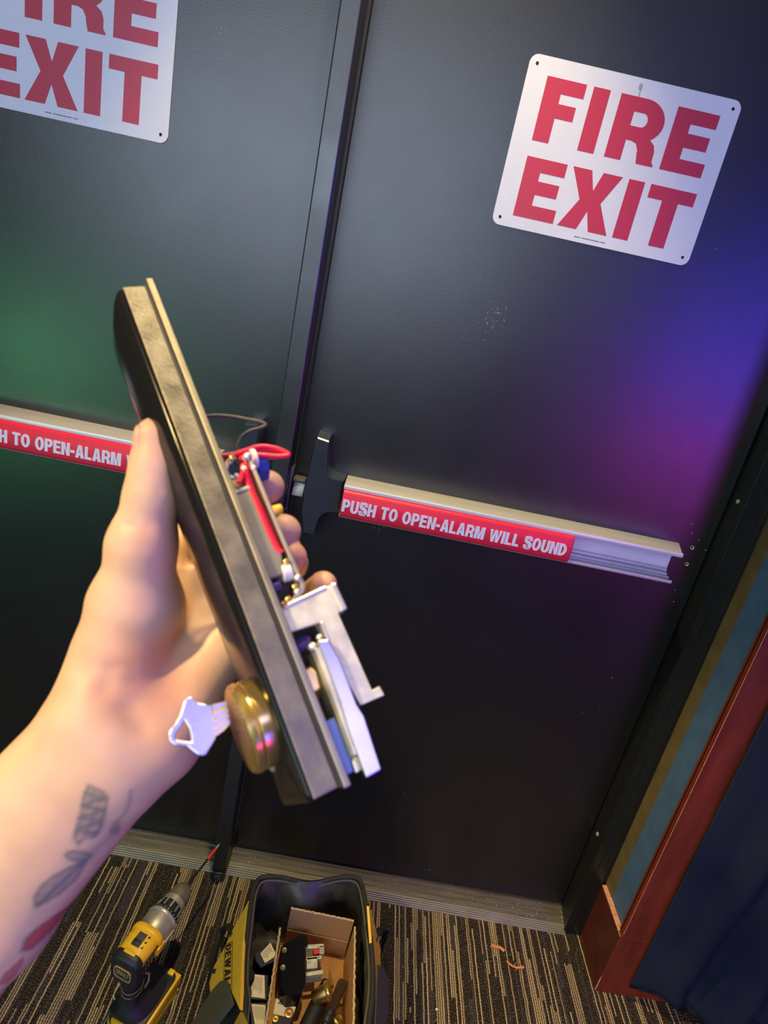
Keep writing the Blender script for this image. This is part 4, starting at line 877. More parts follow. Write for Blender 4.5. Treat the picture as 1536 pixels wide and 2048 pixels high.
# glossy cover: rounded outline in levels
def rr2(inset):
    x0, y0, x1, y1 = inset, inset, LEN - inset, WID - inset
    out = []
    for cx, cy, a, r_ in ((x1, y1, 0, .003), (x0, y1, 90, .016), (x0, y0, 180, .004), (x1, y0, 270, .003)):
        r_ = max(0.0012, r_ - inset * .6); px = cx - r_ if a in (0, 270) else cx + r_; py = cy - r_ if a in (0, 90) else cy + r_
        for k in range(8):
            t = math.radians(a + 90 * k / 7); out.append((px + r_ * math.cos(t), py + r_ * math.sin(t)))
    return out
def nose(a):
    t = max(0.0, min(1.0, (0.085 - a) / 0.055)); return 0.0048 * t * t * (3 - 2 * t)
mb = MB(); loops = []
for ins, y in ((0.0, -0.0004), (0.0, 0.0008), (0.0006, 0.0014), (0.0016, 0.0018), (0.005, 0.0022), (0.012, 0.0026), (0.0205, 0.0028)):
    loops.append([(a, y + nose(a) * min(1, ins / 0.010 + (0.08 if y > 0.0005 else 0)), b) for a, b in rr2(ins)])
mb.loft(loops, True, True)
cov = mb.build('cover', M['gloss'], lk, smooth=50, label='glossy black cover')
for a, c_ in (((0.1660, 0.0027)[0], 0.030), (0.232, 0.034)):
    mb = MB(); mb.lathe([(0.0022, 0.0032), (0.0034, 0.0030), (0.0038, 0.0018), (0.0030, 0.0010)], (a, 0, c_), (0, 1, 0), 16); mb.build('cover_screw', M['zinc'], cov, smooth=40)
# housing: U channel
mb = MB()
sec = [(-0.0004, 0.0), (-0.0106, 0.0), (-0.0106, 0.0012), (-0.0126, 0.0012), (-0.0126, 0.0022), (-0.0030, 0.0026), (-0.0030, 0.0424), (-0.0126, 0.0424), (-0.0126, 0.0450), (-0.0004, 0.0450)]
mb.prism(sec, lambda y, z: (0.0006, y, z), lambda y, z: (LEN - 0.0004, y, z))
hs = mb.build('housing', M['lockside'], lk, smooth=None, bevel=0.0006, label='mottled grey metal side channel')
mb = MB(); mb.box((0.0, -0.0124, 0.0008), (LEN, -0.0108, 0.0016)); mb.build('groove', M['groove'], hs, smooth=None)
mb = MB(); mb.box((-0.0042, -0.0158, -0.0004), (LEN + 0.0012, -0.0126, 0.0024)); mb.box((-0.0042, -0.0158, 0.0424), (LEN + 0.0012, -0.0126, 0.0452))
mb.build('back_flange', M['flange'], hs, smooth=None, bevel=0.0007, label='pale raised back flange')
mb = MB(); mb.box((0.002, -0.0120, 0.0026), (LEN - 0.002, -0.0100, 0.0424)); mb.build('interior_dark_fill', M['groove'], hs, smooth=None)  # black fill added to paint the dark inside of the channel
# brass cylinder
CA, CW = 0.2146, 0.0225
mb = MB(); mb.lathe([(0.0020, 0.0180), (0.0036, 0.0184), (0.0074, 0.0184), (0.0080, 0.0178), (0.0086, 0.0179), (0.0092, 0.0186), (0.0112, 0.0184), (0.0124, 0.0174)], (CA, 0, CW), (0, 1, 0), 64, ref=(1, 0, 0))
cy = mb.build('cylinder_collar', M['brass'], lk, smooth=30, label='polished brass cylinder collar')
mb = MB(); mb.lathe([(0.0124, 0.0174), (0.0112, 0.0160), (0.0116, 0.0080), (0.0122, 0.0076), (0.0124, 0.0070), (0.0124, 0.0)], (CA, 0, CW), (0, 1, 0), 48, ref=(1, 0, 0))
mb.build('cylinder_face', M['brassface'], cy, smooth=30)
mb = MB(); mb.lathe([(-0.0240, 0.0045), (-0.0215, 0.0062), (-0.0170, 0.0062), (-0.0160, 0.0088), (0.0, 0.0088)], (CA - 0.005, 0, 0.016), (0, 1, 0), 24, ref=(1, 0, 0)); mb.build('tail_barrel', M['brass'], lk, smooth=35, label='brass barrel inside the mechanism')
# mechanism on the open side: plates are drawn in the (x, y) plane and given depth along z
def plate(name, poly, z0, z1, m, bevel=0.0006, label=None, parent=None, holes=()):
    mb = MB(); mb.prism(poly, lambda u, v: (u, v, z0), lambda u, v: (u, v, z1), holes)
    return mb.build(name, M[m], parent or lk, smooth=None, bevel=bevel, label=label)
plate('battery_box', [(0.1192, -0.0130), (0.1192, -0.0164), (0.1180, -0.0240), (0.1533, -0.0264), (0.1620, -0.0230), (0.1620, -0.0130)], 0.0050, 0.034, 'greybox', 0.0008, 'grey sheet metal box')
plate('box_lip', [(0.1176, -0.0150), (0.1170, -0.0240), (0.1184, -0.0242), (0.1194, -0.0150)], 0.0044, 0.034, 'zincbright', 0.0002)
mp = plate('mounting_plate', [(0.1020, -0.0284), (0.1016, -0.0304), (0.1500, -0.0306), (0.1690, -0.0312), (0.1715, -0.0302), (0.1765, -0.0222), (0.1748, -0.0212), (0.1690, -0.0290), (0.1500, -0.0287)], 0.0052, 0.030, 'pcb', 0.0005, 'bent grey plate seen edge on')
for x, y, r_ in ((0.1020, -0.0285, 0.0021), (0.1655, -0.0288, 0.0017), (0.1712, -0.0262, 0.0015)):
    mb = MB(); mb.ell((x, y, 0.0052), (r_, r_, r_), n=8); mb.build('rivet', M['zincbright'], mp)
def barrel(name, x, y0, y1, r_, z, m, parent=None, label=None):
    mb = MB(); mb.lathe([(0, r_ * .85), (abs(y1 - y0) * .1, r_), (abs(y1 - y0) * .9, r_), (abs(y1 - y0), r_ * .85)], (x, y0, z), (0, y1 - y0, 0), 20, ref=(1, 0, 0)); return mb.build(name, M[m], parent or lk, smooth=40, label=label)
barrel('white_roller', 0.1605, -0.0235, -0.0282, 0.0042, 0.0085, 'plasticwhite', None, 'white plastic roller')
barrel('violet_spacer', 0.1650, -0.0168, -0.0215, 0.0026, 0.0090, 'purple', None, 'violet spacer')
barrel('blue_knob', 0.1003, -0.0340, -0.0405, 0.0085, 0.0200, 'blueknob', None, 'blue plastic knob')
barrel('white_cap', 0.1003, -0.0320, -0.0345, 0.0050, 0.0120, 'plasticwhite')
barrel('yellow_nut', 0.1310, -0.0306, -0.0350, 0.0024, 0.0070, 'amber', None, 'small yellow nut')
plate('dark_spring_block', [(0.1625, -0.0150), (0.1625, -0.0270), (0.1735, -0.0250), (0.1760, -0.0150)], 0.012, 0.033, 'groove', 0.001)
for x, y, z in ((0.1010, -0.0215, 0.004), (0.1030, -0.0198, 0.004), (0.1568, -0.0268, 0.004), (0.1735, -0.0210, 0.003), (0.1750, -0.0185, 0.003), (0.1690, -0.0262, 0.004)):
    mb = MB(); mb.lathe([(0, 0.0013), (0.0010, 0.0013), (0.0013, 0.0009), (0.0006, 0.0005)], (x, y, z + 0.001), (0, 0, -1), 12); mb.build('brass_screw', M['brass'], lk, smooth=30)
# bracket, lever, plates
br = plate('bracket', [(0.1762, -0.0150), (0.1758, -0.0185), (0.1736, -0.0390), (0.1735, -0.0425), (0.1862, -0.0430), (0.1865, -0.0396), (0.2220, -0.0402), (0.2218, -0.0440), (0.2260, -0.0445), (0.2258, -0.0330), (0.2150, -0.0312), (0.2022, -0.0303), (0.1876, -0.0306), (0.1872, -0.0190), (0.1872, -0.0150)], 0.0036, 0.0064, 'zinc', 0.0006, 'mottled zinc latch bracket')
plate('bracket_top', [(0.1730, -0.0390), (0.1752, -0.0185), (0.1770, -0.0185), (0.1749, -0.0390)], 0.0030, 0.034, 'zincbright', 0.0005, 'bright top edge', br)
plate('bracket_tab', [(0.1732, -0.0408), (0.1732, -0.0436), (0.1864, -0.0440), (0.1864, -0.0412)], 0.0022, 0.012, 'zincbright', 0.0008, 'bright square tab', br)
plate('bracket_web', [(0.1750, -0.0380), (0.1750, -0.0398), (0.2255, -0.0408), (0.2255, -0.0388)], 0.0064, 0.034, 'zinc', 0.0005, None, br)
plate('notch_edge', [(0.1876, -0.0300), (0.1876, -0.0312), (0.2030, -0.0309), (0.2030, -0.0298)], 0.0030, 0.010, 'zincbright', 0.0003, None, br)
lv = plate('latch_lever', [(0.1950, -0.0246), (0.1960, -0.0292), (0.2050, -0.0305), (0.2250, -0.0300), (0.2300, -0.0310), (0.2512, -0.0292), (0.2514, -0.0222), (0.2300, -0.0228), (0.2200, -0.0238), (0.2060, -0.0244)], -0.0006, 0.0022, 'zinclever', 0.0006, 'long zinc latch lever')
plate('lever_back', [(0.1975, -0.0228), (0.1975, -0.0246), (0.2220, -0.0238), (0.2420, -0.0230), (0.2420, -0.0214), (0.2220, -0.0222)], 0.0010, 0.016, 'zinc', 0.0005, None, lv)
mb = MB(); mb.ell((0.1962, -0.0228, 0.003), (0.0019, 0.0019, 0.0019), n=10); mb.ell((0.1935, -0.0275, 0.004), (0.0015, 0.0015, 0.0015), n=8); mb.build('pivot_pin', M['zincbright'], lv, smooth=60)
barrel('steel_roller', 0.1925, -0.0180, -0.0245, 0.0035, 0.010, 'purple')
plate('dark_cavity_block', [(0.1880, -0.0140), (0.1880, -0.0290), (0.2000, -0.0290), (0.2000, -0.0140)], 0.014, 0.036, 'groove', 0.001)
plate('blue_plate', [(0.2255, -0.0140), (0.2255, -0.0215), (0.2475, -0.0240), (0.2478, -0.0160), (0.2440, -0.0140)], 0.006, 0.009, 'blueplate', 0.0005, 'blue tinted steel plate')
plate('plate_corner', [(0.2440, -0.0208), (0.2400, -0.0252), (0.2480, -0.0262), (0.2485, -0.0205)], 0.0040, 0.006, 'zincbright', 0.0005)
plate('amber_washer', [(0.2030, -0.0160), (0.2030, -0.0200), (0.2060, -0.0215), (0.2130, -0.0205), (0.2140, -0.0160)], 0.006, 0.010, 'brass', 0.0008)
# wires
def wire(name, pts, r_, m, label=None):
    mb = MB(); mb.tube(spline([Vector(p) for p in pts], 6), r_, 8); return mb.build(name, M[m], lk, smooth=60, label=label)
wire('red_wire', [(0.0957, -0.0166, 0.0100), (0.0969, -0.0230, 0.0100), (0.0962, -0.0302, 0.0100), (0.0954, -0.0382, 0.0100), (0.0982, -0.0455, 0.0100), (0.1019, -0.0499, 0.0100), (0.1033, -0.0499, 0.0100), (0.1027, -0.0448, 0.0100), (0.1000, -0.0365, 0.0100), (0.0990, -0.0297, 0.0100), (0.1003, -0.0258, 0.0100)], 0.00125, 'wirered', 'red wire loop')
wire('red_wire', [(0.0958, -0.0174, 0.0125), (0.0970, -0.0253, 0.0125), (0.0970, -0.0329, 0.0125), (0.0965, -0.0409, 0.0125), (0.0988, -0.0469, 0.0125), (0.1014, -0.0496, 0.0125), (0.1011, -0.0431, 0.0125), (0.0992, -0.0334, 0.0125), (0.1004, -0.0266, 0.0125)], 0.00125, 'wirered', 'red wire loop')
wire('red_wire', [(0.1054, -0.0255, 0.0060), (0.1107, -0.0246, 0.0060), (0.1164, -0.0240, 0.0060), (0.1229, -0.0243, 0.0060), (0.1319, -0.0244, 0.0060), (0.1402, -0.0246, 0.0060), (0.1488, -0.0252, 0.0060), (0.1520, -0.0266, 0.0060)], 0.0017, 'wirered', 'red wire along the grey box')
wire('red_wire', [(0.1029, -0.0284, 0.0090), (0.1109, -0.0270, 0.0090), (0.1189, -0.0261, 0.0090), (0.1262, -0.0266, 0.0090), (0.1343, -0.0270, 0.0090), (0.1429, -0.0271, 0.0090), (0.1499, -0.0274, 0.0090), (0.1513, -0.0276, 0.0090)], 0.0015, 'wirered', 'red wire along the grey box')
wire('red_wire', [(0.1101, -0.0233, 0.0040), (0.1131, -0.0212, 0.0040), (0.1148, -0.0197, 0.0040)], 0.0013, 'wirered')
wire('black_wire', [(0.0663, -0.0218, 0.0220), (0.0667, -0.0269, 0.0220), (0.0687, -0.0341, 0.0220), (0.0722, -0.0422, 0.0220), (0.0749, -0.0481, 0.0220), (0.0773, -0.0505, 0.0220), (0.0784, -0.0468, 0.0220), (0.0791, -0.0411, 0.0220), (0.0811, -0.0361, 0.0220), (0.0844, -0.0328, 0.0220), (0.0897, -0.0299, 0.0220), (0.0967, -0.0284, 0.0220)], 0.0010, 'wireblack', 'thin dark wire arching above the red loop')
wire('pale_wire', [(0.0996, -0.0237, 0.0080), (0.1008, -0.0204, 0.0080), (0.1038, -0.0179, 0.0080), (0.1078, -0.0175, 0.0080), (0.1101, -0.0191, 0.0080), (0.1095, -0.0212, 0.0080)], 0.0011, 'plasticwhite', 'pale curled wire end')
for p, s_ in zip([(0.1020, -0.0277, 0.0060), (0.1075, -0.0250, 0.0060), (0.1102, -0.0204, 0.0060), (0.1080, -0.0295, 0.0060)], (0.0017, 0.0019, 0.0014, 0.0016)):
    mb = MB(); mb.ell(p, (s_, s_ * .8, s_), n=8); mb.build('wire_splice', M['plasticwhite'], lk, smooth=60)

# key in the cylinder
ky = thing('house_key', 'silver key with a triangular hole standing in the brass cylinder', 'key', LM @ Matrix.Translation((CA, 0.013, CW)))
KO = [(0.2008, 0.0197), (0.1999, 0.0213), (0.1990, 0.0229), (0.1981, 0.0242), (0.1962, 0.0252), (0.1948, 0.0260), (0.1944, 0.0275), (0.1953, 0.0290), (0.1976, 0.0305), (0.2002, 0.0323), (0.2024, 0.0348), (0.2036, 0.0369), (0.2051, 0.0381), (0.2073, 0.0386), (0.2089, 0.0381), (0.2101, 0.0371), (0.2110, 0.0351), (0.2122, 0.0331), (0.2149, 0.0316), (0.2169, 0.0303), (0.2179, 0.0288), (0.2180, 0.0274), (0.2168, 0.0259), (0.2155, 0.0242), (0.2139, 0.0223)]
KH = [(0.2027, 0.0311), (0.2047, 0.0333), (0.2058, 0.0354), (0.2073, 0.0363), (0.2084, 0.0360), (0.2100, 0.0336), (0.2113, 0.0311), (0.2091, 0.0306), (0.2059, 0.0304)]
KS = [(0.2007, 0.0193), (0.2012, 0.0161), (0.2015, 0.0137), (0.2110, 0.0154), (0.2123, 0.0182), (0.2131, 0.0214), (0.2134, 0.0235)]
kf = lambda z: (lambda u, v: (u - CA, v - 0.013, z))
mb = MB(); mb.prism(KO, kf(-0.0012), kf(0.0012), [KH[::-1]]); bow = mb.build('bow', M['nickel'], ky, smooth=None, bevel=0.0005, label='silver key bow')
KSb = [(a - 0.0, b) for a, b in KS]
mb = MB(); mb.prism(KSb, kf(-0.0008), kf(0.0008)); mb.build('blade', M['brass'], ky, smooth=None, bevel=0.0002, label='golden blade')
mb = MB()
for t in (0.12, 0.40, 0.62, 0.86):
    p = Vector(KS[0]).lerp(Vector(KS[6]), t); q_ = Vector(KS[2]).lerp(Vector(KS[3]), t); dd = 0.0007
    mb.prism([(p.x - dd, p.y), (q_.x - dd, q_.y), (q_.x + dd, q_.y), (p.x + dd, p.y)], kf(-0.0016), kf(0.0013))
mb.build('blade_rib', M['nickel'], ky, smooth=None)

# ================================================================== LEFT HAND AND FOREARM (one continuous skin)
import openvdb
PR = []       # primitives: (p0, r0, p1, r1, blend)
def cap_(a, ra, b, rb, k=0.006): PR.append((np.array(a, float), ra, np.array(b, float), rb, k))
# forearm: radial and ulnar strands
fr_ = (-0.1054, -0.9252, 1.1827); fu_ = (-0.0836, -0.9287, 1.1689); fr2 = (-0.1572, -0.9523, 1.1041); fu2 = (-0.1312, -0.9578, 1.0848); fr3 = (-0.2128, -0.9776, 1.0176); fu3 = (-0.1802, -0.9846, 0.9950)
cap_(fr_, 0.0205, fr2, 0.0225, 0.010); cap_(fr2, 0.0225, fr3, 0.027, 0.010)
cap_(fu_, 0.0200, fu2, 0.0225, 0.012); cap_(fu2, 0.0225, fu3, 0.027, 0.012)
cap_((-0.0924, -0.9311, 1.1793), 0.0185, (-0.1411, -0.9587, 1.0996), 0.0215, 0.012)
# thenar ball and palm
cap_((-0.0997, -0.8990, 1.2289), 0.0232, (-0.1025, -0.9073, 1.2043), 0.0205, 0.012)
cap_((-0.1026, -0.9095, 1.2042), 0.0195, (-0.1032, -0.9227, 1.1871), 0.0200, 0.016)
cap_((-0.0926, -0.9116, 1.1870), 0.0170, (-0.0989, -0.8807, 1.2143), 0.0165, 0.012)
cap_((-0.0728, -0.9211, 1.1801), 0.0165, (-0.0575, -0.8918, 1.2117), 0.0150, 0.012)   # hypothenar
cap_((-0.0740, -0.9222, 1.1765), 0.0165, (-0.0862, -0.9274, 1.1693), 0.0190, 0.016)
cap_((-0.0867, -0.9055, 1.1837), 0.0150, (-0.0795, -0.8649, 1.2256), 0.0135, 0.012)
cap_((-0.0956, -0.9032, 1.1863), 0.0150, (-0.0981, -0.8563, 1.2424), 0.0135, 0.012)
cap_((-0.0818, -0.9104, 1.1793), 0.0150, (-0.0661, -0.8731, 1.2157), 0.0130, 0.012)
# thumb
cap_((-0.0996, -0.8997, 1.2392), 0.0165, (-0.0996, -0.8981, 1.2652), 0.0150, 0.014)
cap_((-0.0996, -0.8981, 1.2652), 0.0150, (-0.0986, -0.8919, 1.2897), 0.0122, 0.008)
cap_((-0.0986, -0.8919, 1.2897), 0.0122, (-0.0994, -0.8880, 1.3023), 0.0114, 0.006)
cap_((-0.0994, -0.8880, 1.3023), 0.0114, (-0.1019, -0.8835, 1.3151), 0.0103, 0.005)
# fingers behind and around the lock
def finger(mcp, pip, dip, tip, r):
    cap_(mcp, r[0], pip, r[1], 0.007); cap_(pip, r[1], dip, r[2], 0.003); cap_(dip, r[2], tip, r[3], 0.003)
    PR.append((np.array(tip, float), r[3] * .98, np.array(tip, float) * .999 + np.array(dip, float) * .001, r[3], 0.002))
finger((-0.0978, -0.8544, 1.2417), (-0.0752, -0.8444, 1.2765), (-0.0546, -0.8561, 1.2911), (-0.0489, -0.8709, 1.2980), (0.0115, 0.0095, 0.0088, 0.0082))
finger((-0.0804, -0.8648, 1.2260), (-0.0587, -0.8558, 1.2545), (-0.0401, -0.8695, 1.2725), (-0.0355, -0.8855, 1.2818), (0.0115, 0.0098, 0.0090, 0.0083))
finger((-0.0663, -0.8749, 1.2167), (-0.0435, -0.8674, 1.2441), (-0.0297, -0.8806, 1.2628), (-0.0289, -0.8913, 1.2717), (0.0110, 0.0092, 0.0082, 0.0072))
finger((-0.0545, -0.8891, 1.2138), (-0.0271, -0.8832, 1.2371), (-0.0121, -0.8926, 1.2577), (-0.0107, -0.9008, 1.2649), (0.0100, 0.0082, 0.0072, 0.0064))
allp = np.array([p for a, ra, b, rb, k in PR for p in (a, b)])
VS = 0.00115
lo = allp.min(0) - 0.032; hi = allp.max(0) + 0.032
shape = np.ceil((hi - lo) / VS).astype(int) + 1
field = np.full(shape, 0.02, np.float32)
for a, ra, b, rb, k in PR:
    m_ = max(ra, rb) + k + 0.006
    i0 = np.maximum(0, np.floor((np.minimum(a, b) - m_ - lo) / VS).astype(int)); i1 = np.minimum(shape, np.ceil((np.maximum(a, b) + m_ - lo) / VS).astype(int) + 1)
    sl = tuple(slice(i0[j], i1[j]) for j in range(3))
    X = [(lo[j] + VS * np.arange(i0[j], i1[j])).astype(np.float32) for j in range(3)]
    px = [X[0][:, None, None] - a[0], X[1][None, :, None] - a[1], X[2][None, None, :] - a[2]]
    ba = (b - a); bb_ = max(float(ba @ ba), 1e-12)
    h = np.clip((px[0] * ba[0] + px[1] * ba[1] + px[2] * ba[2]) / bb_, 0, 1).astype(np.float32)
    d = np.sqrt((px[0] - h * ba[0]) ** 2 + (px[1] - h * ba[1]) ** 2 + (px[2] - h * ba[2]) ** 2) - (ra + (rb - ra) * h)
    f = field[sl]; hh = np.clip(0.5 + 0.5 * (f - d) / k, 0, 1)
    field[sl] = f * (1 - hh) + d * hh - k * hh * (1 - hh)
# palm and thumb creases, knuckle folds: shallow grooves along short lines
def groove(pts, depth, rad):
    for a, b in zip(pts, pts[1:]):
        a = np.array(a, float); b = np.array(b, float); m_ = rad * 3
        i0 = np.maximum(0, np.floor((np.minimum(a, b) - m_ - lo) / VS).astype(int)); i1 = np.minimum(shape, np.ceil((np.maximum(a, b) + m_ - lo) / VS).astype(int) + 1)
        sl = tuple(slice(i0[j], i1[j]) for j in range(3)); X = [(lo[j] + VS * np.arange(i0[j], i1[j])) for j in range(3)]
        px = [X[0][:, None, None] - a[0], X[1][None, :, None] - a[1], X[2][None, None, :] - a[2]]; ba = b - a; bb_ = float(ba @ ba)
        h = np.clip((px[0] * ba[0] + px[1] * ba[1] + px[2] * ba[2]) / bb_, 0, 1)
        d2 = (px[0] - h * ba[0]) ** 2 + (px[1] - h * ba[1]) ** 2 + (px[2] - h * ba[2]) ** 2
        field[sl] += (depth * np.exp(-d2 / (rad * rad))).astype(np.float32)
groove([(-0.1086, -0.9298, 1.2105), (-0.0982, -0.9307, 1.2091), (-0.0861, -0.9306, 1.2107), (-0.0756, -0.9290, 1.2166), (-0.0699, -0.9263, 1.2251)], 0.0010, 0.0050)
groove([(-0.1109, -0.9276, 1.2167), (-0.0984, -0.9284, 1.2157), (-0.0848, -0.9282, 1.2181), (-0.0745, -0.9263, 1.2246)], 0.0006, 0.0040)
groove([(-0.0982, -0.9348, 1.2033), (-0.0850, -0.9353, 1.2033), (-0.0731, -0.9332, 1.2111)], 0.0008, 0.0050)
groove([(-0.0902, -0.9380, 1.1964), (-0.0767, -0.9385, 1.1966), (-0.0646, -0.9380, 1.1995)], 0.0006, 0.0040)
groove([(-0.1061, -0.8998, 1.2950), (-0.0995, -0.9000, 1.2950), (-0.0931, -0.9000, 1.2959)], 0.0006, 0.0022)
groove([(-0.1061, -0.9013, 1.2906), (-0.0996, -0.9017, 1.2901), (-0.0935, -0.9016, 1.2914)], 0.0005, 0.0022)
groove([(-0.1076, -0.9078, 1.2793), (-0.1015, -0.9081, 1.2790), (-0.0950, -0.9084, 1.2791)], 0.0005, 0.0030)
g_ = openvdb.FloatGrid(0.02); g_.copyFromArray(field); g_.transform = openvdb.createLinearTransform(VS)
pts_, quads_ = g_.convertToQuads(0.0)
V_ = np.asarray(pts_, float) + lo
me = bpy.data.meshes.new('person'); me.from_pydata(V_.tolist(), [], np.asarray(quads_)[:, ::-1].tolist() if True else [])
bm = bmesh.new(); bm.from_mesh(me)
bmesh.ops.smooth_vert(bm, verts=bm.verts, factor=0.5, use_axis_x=True, use_axis_y=True, use_axis_z=True)
bmesh.ops.smooth_vert(bm, verts=bm.verts, factor=0.5, use_axis_x=True, use_axis_y=True, use_axis_z=True)
bmesh.ops.recalc_face_normals(bm, faces=bm.faces); bm.to_mesh(me); bm.free()
me.polygons.foreach_set('use_smooth', [True] * len(me.polygons)); me.materials.append(M['skin'])
hand = bpy.data.objects.new('person', me); COL.objects.link(hand)
tag(hand, 'left hand and tattooed bare forearm gripping the alarm lock', 'person')
# skin colour: rosier at fingertips, palm creases; tattoo ink in the arm's own coordinates
nV = len(me.vertices); co = np.empty(nV * 3); me.vertices.foreach_get('co', co); co = co.reshape(-1, 3)
no = np.empty(nV * 3); me.vertices.foreach_get('normal', no); no = no.reshape(-1, 3)
AO = np.array((-0.1001, -0.9611, 1.1558)); AX = np.array(fr_) - np.array(fr2); AX /= np.linalg.norm(AX)
AY = np.array(fu_) - np.array(fr_); AY -= AX * (AY @ AX); AY /= np.linalg.norm(AY); AZ = np.cross(AX, AY)
if AZ @ np.array((0.04, -0.94, 0.33)) < 0: AZ = -AZ
uv = np.stack([(co - AO) @ AX, (co - AO) @ AY], 1); face = (no @ AZ) > 0.02
def arm(pts): q = np.array(pts) - AO; return np.stack([q @ AX, q @ AY], 1)
def inpoly(poly):
    x, y = uv[:, 0], uv[:, 1]; r = np.zeros(nV, bool); n = len(poly)
    for i in range(n):
        x0, y0 = poly[i]; x1, y1 = poly[(i + 1) % n]
        c = ((y0 > y) != (y1 > y)) & (x < (x1 - x0) * (y - y0) / (y1 - y0 + 1e-12) + x0); r ^= c
    return r
def dseg(poly, closed=False):
    d = np.full(nV, 1.0); n = len(poly)
    for i in range(n if closed else n - 1):
        a, b = poly[i], poly[(i + 1) % n]; ba = b - a; h = np.clip(((uv - a) @ ba) / (ba @ ba + 1e-12), 0, 1)
        d = np.minimum(d, np.linalg.norm(uv - a - h[:, None] * ba, axis=1))
    return d
skin = np.tile(np.array([0.72, 0.455, 0.300]), (nV, 1))
def blob(p, r, col, amt):
    global skin
    k = np.exp(-((co - np.array(p)) ** 2).sum(1) / (r * r))[:, None] * amt; skin = skin * (1 - k) + np.array(col) * k
ROSE = (0.66, 0.30, 0.20)
for p, r, a in (((-0.1049, -0.8932, 1.3159), 0.012, .45), ((-0.0839, -0.9253, 1.2218), 0.020, .6), ((-0.0729, -0.9154, 1.2149), 0.014, .5), ((-0.0716, -0.9284, 1.1988), 0.016, .35), ((-0.0921, -0.9271, 1.2157), 0.016, .35),
                ((-0.0448, -0.8722, 1.2949), 0.012, .7), ((-0.0315, -0.8876, 1.2761), 0.012, .7), ((-0.0244, -0.8958, 1.2717), 0.010, .7), ((-0.0099, -0.9022, 1.2671), 0.010, .6), ((-0.0895, -0.9099, 1.2753), 0.014, .3)):
    blob(p, r, ROSE, a)
blob((-0.0755, -0.9536, 1.1712), 0.014, (0.60, 0.40, 0.33), .4)
INK = np.array([0.13, 0.14, 0.15])
def ink(mask):
    global skin
    k = (np.clip(mask, 0, 1) * face)[:, None]; skin = skin * (1 - k) + INK * k
def soft(d, r, s=0.0014): return np.clip((r - d) / s + .5, 0, 1)
feather = arm([(-0.0937, -0.9542, 1.1737), (-0.0871, -0.9552, 1.1715), (-0.0849, -0.9562, 1.1687), (-0.0853, -0.9592, 1.1601), (-0.0860, -0.9616, 1.1531), (-0.0882, -0.9631, 1.1484), (-0.0922, -0.9631, 1.1480), (-0.0943, -0.9639, 1.1454), (-0.0964, -0.9626, 1.1489), (-0.0957, -0.9602, 1.1558), (-0.0950, -0.9584, 1.1613), (-0.0948, -0.9559, 1.1684)])
nz = 0.5 + 0.5 * np.sin(uv[:, 0] * 900 + uv[:, 1] * 500) * np.sin(uv[:, 1] * 1100 - uv[:, 0] * 350)
ink(inpoly(feather) * (0.35 + 0.35 * nz)); ink(soft(dseg(feather, True), 0.0010) * .45)
for zz in ([(-0.0942, -0.9554, 1.1700), (-0.0864, -0.9563, 1.1684), (-0.0945, -0.9574, 1.1642), (-0.0862, -0.9585, 1.1621), (-0.0948, -0.9595, 1.1581), (-0.0866, -0.9603, 1.1566), (-0.0950, -0.9613, 1.1528), (-0.0882, -0.9624, 1.1505)],): ink(soft(dseg(arm(zz)), 0.0011) * .65)
ink(soft(dseg(arm([(-0.0763, -0.9545, 1.1718), (-0.0761, -0.9567, 1.1654), (-0.0779, -0.9588, 1.1591), (-0.0813, -0.9604, 1.1541)])), 0.0007) * .5)
leaf = arm([(-0.1076, -0.9747, 1.1155), (-0.1083, -0.9728, 1.1209), (-0.1061, -0.9710, 1.1265), (-0.1015, -0.9695, 1.1312), (-0.0965, -0.9688, 1.1340), (-0.0910, -0.9680, 1.1368), (-0.0921, -0.9698, 1.1315), (-0.0947, -0.9716, 1.1258), (-0.0993, -0.9732, 1.1207), (-0.1036, -0.9741, 1.1176)])
ink(inpoly(leaf) * (0.42 + 0.15 * nz)); ink(soft(dseg(leaf, True), 0.0008) * .6); ink(soft(dseg(arm([(-0.1069, -0.9743, 1.1165), (-0.1002, -0.9717, 1.1249), (-0.0914, -0.9682, 1.1363)])), 0.0006) * .8)
bud = arm([(-0.0986, -0.9664, 1.1408), (-0.0976, -0.9659, 1.1422), (-0.0949, -0.9659, 1.1424), (-0.0913, -0.9666, 1.1410), (-0.0891, -0.9675, 1.1385), (-0.0910, -0.9681, 1.1366), (-0.0943, -0.9677, 1.1374), (-0.0973, -0.9670, 1.1389)])
ink(inpoly(bud) * .45); ink(soft(dseg(bud, True), 0.0008) * .6)
stem = arm([(-0.0917, -0.9674, 1.1353), (-0.0897, -0.9664, 1.1387), (-0.0869, -0.9652, 1.1423), (-0.0843, -0.9644, 1.1449), (-0.0822, -0.9631, 1.1490), (-0.0812, -0.9616, 1.1535)]); ink(soft(dseg(stem), 0.0022, .004) * .5)
leaf2 = arm([(-0.0823, -0.9627, 1.1470), (-0.0833, -0.9614, 1.1507), (-0.0820, -0.9607, 1.1531), (-0.0797, -0.9609, 1.1527), (-0.0794, -0.9621, 1.1493), (-0.0805, -0.9631, 1.1461)]); ink(inpoly(leaf2) * .5)
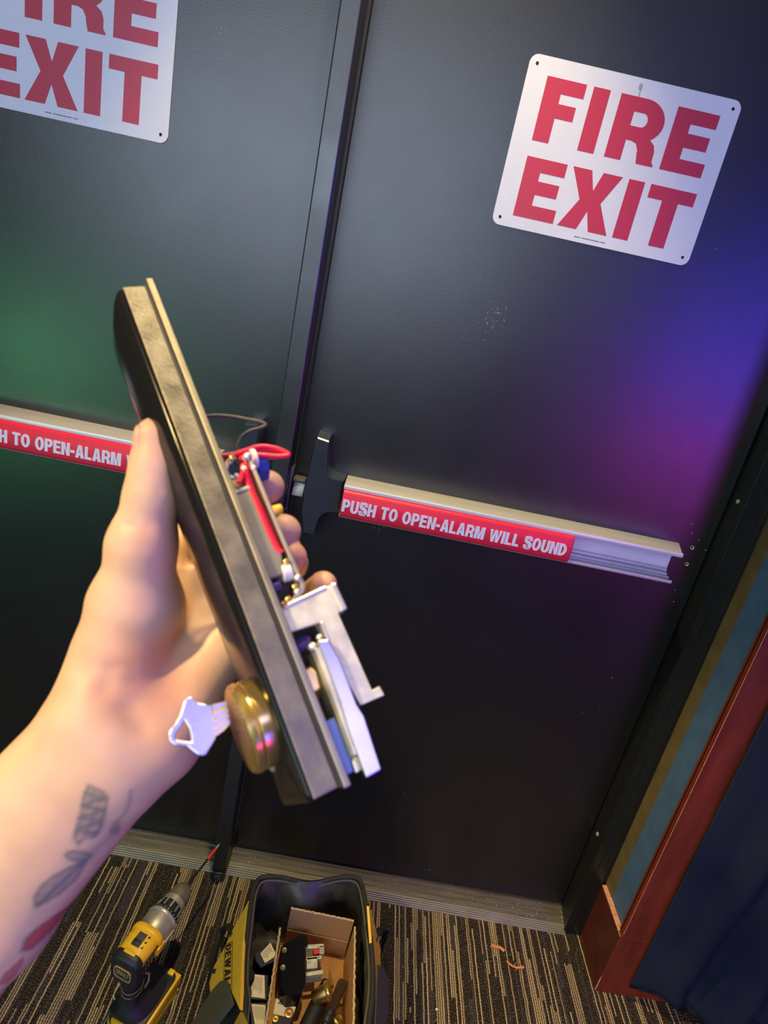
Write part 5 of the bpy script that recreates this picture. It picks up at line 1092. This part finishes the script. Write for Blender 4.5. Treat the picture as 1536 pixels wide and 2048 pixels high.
rose = arm([(-0.1108, -0.9802, 1.0930), (-0.1102, -0.9783, 1.0985), (-0.1068, -0.9770, 1.1026), (-0.1018, -0.9761, 1.1058), (-0.0960, -0.9755, 1.1083), (-0.0969, -0.9769, 1.1042), (-0.1004, -0.9784, 1.0994), (-0.1050, -0.9800, 1.0942), (-0.1083, -0.9807, 1.0916)])
k = (inpoly(rose) * 0.85 * face)[:, None]; skin = skin * (1 - k) + np.array([0.50, 0.05, 0.06]) * k
ink(soft(dseg(rose, True), 0.0010) * .5)
rose2 = arm([(-0.1191, -0.9841, 1.0774), (-0.1158, -0.9822, 1.0834), (-0.1121, -0.9810, 1.0874), (-0.1099, -0.9802, 1.0900), (-0.1106, -0.9820, 1.0845), (-0.1134, -0.9843, 1.0774), (-0.1169, -0.9859, 1.0724)]); k = (inpoly(rose2) * 0.7 * face)[:, None]; skin = skin * (1 - k) + np.array([0.45, 0.08, 0.09]) * k
att = me.color_attributes.new('skin_colour', 'FLOAT_COLOR', 'POINT')
att.data.foreach_set('color', np.concatenate([skin, np.ones((nV, 1))], 1).astype(np.float32).ravel())
# thumb nail: curved plate on the outer side of the thumb tip
tip = Vector((-0.1019, -0.8835, 1.3151)); ipj = Vector((-0.0994, -0.8880, 1.3023)); tdir = (tip - ipj).normalized()
ndir = (Vector((-0.1164, -0.8905, 1.3145)) - tip); ndir = (ndir - tdir * ndir.dot(tdir)).normalized(); side = tdir.cross(ndir)
def nail(u, v):
    t = -0.0105 + 0.0155 * u; ang = math.radians(-38 + 76 * v) * (1 - 0.25 * abs(2 * u - 1) ** 3)
    r_ = -0.0003 + (math.sqrt(max(1e-9, 0.0103 ** 2 - t * t)) if t > 0 else 0.0103 - t * 0.075) + 0.0004 * max(0, u - .7)
    return tip + tdir * t + ndir * (r_ * math.cos(ang)) + side * (r_ * math.sin(ang))
mb = MB(); mb.grid(nail, 12, 12); nl = mb.build('thumb_nail', M['nail'], hand, smooth=60, label='short thumb nail')
md = nl.modifiers.new('nail_thickness', 'SOLIDIFY'); md.thickness = 0.0007; md.offset = 1
bpy.context.view_layer.update()
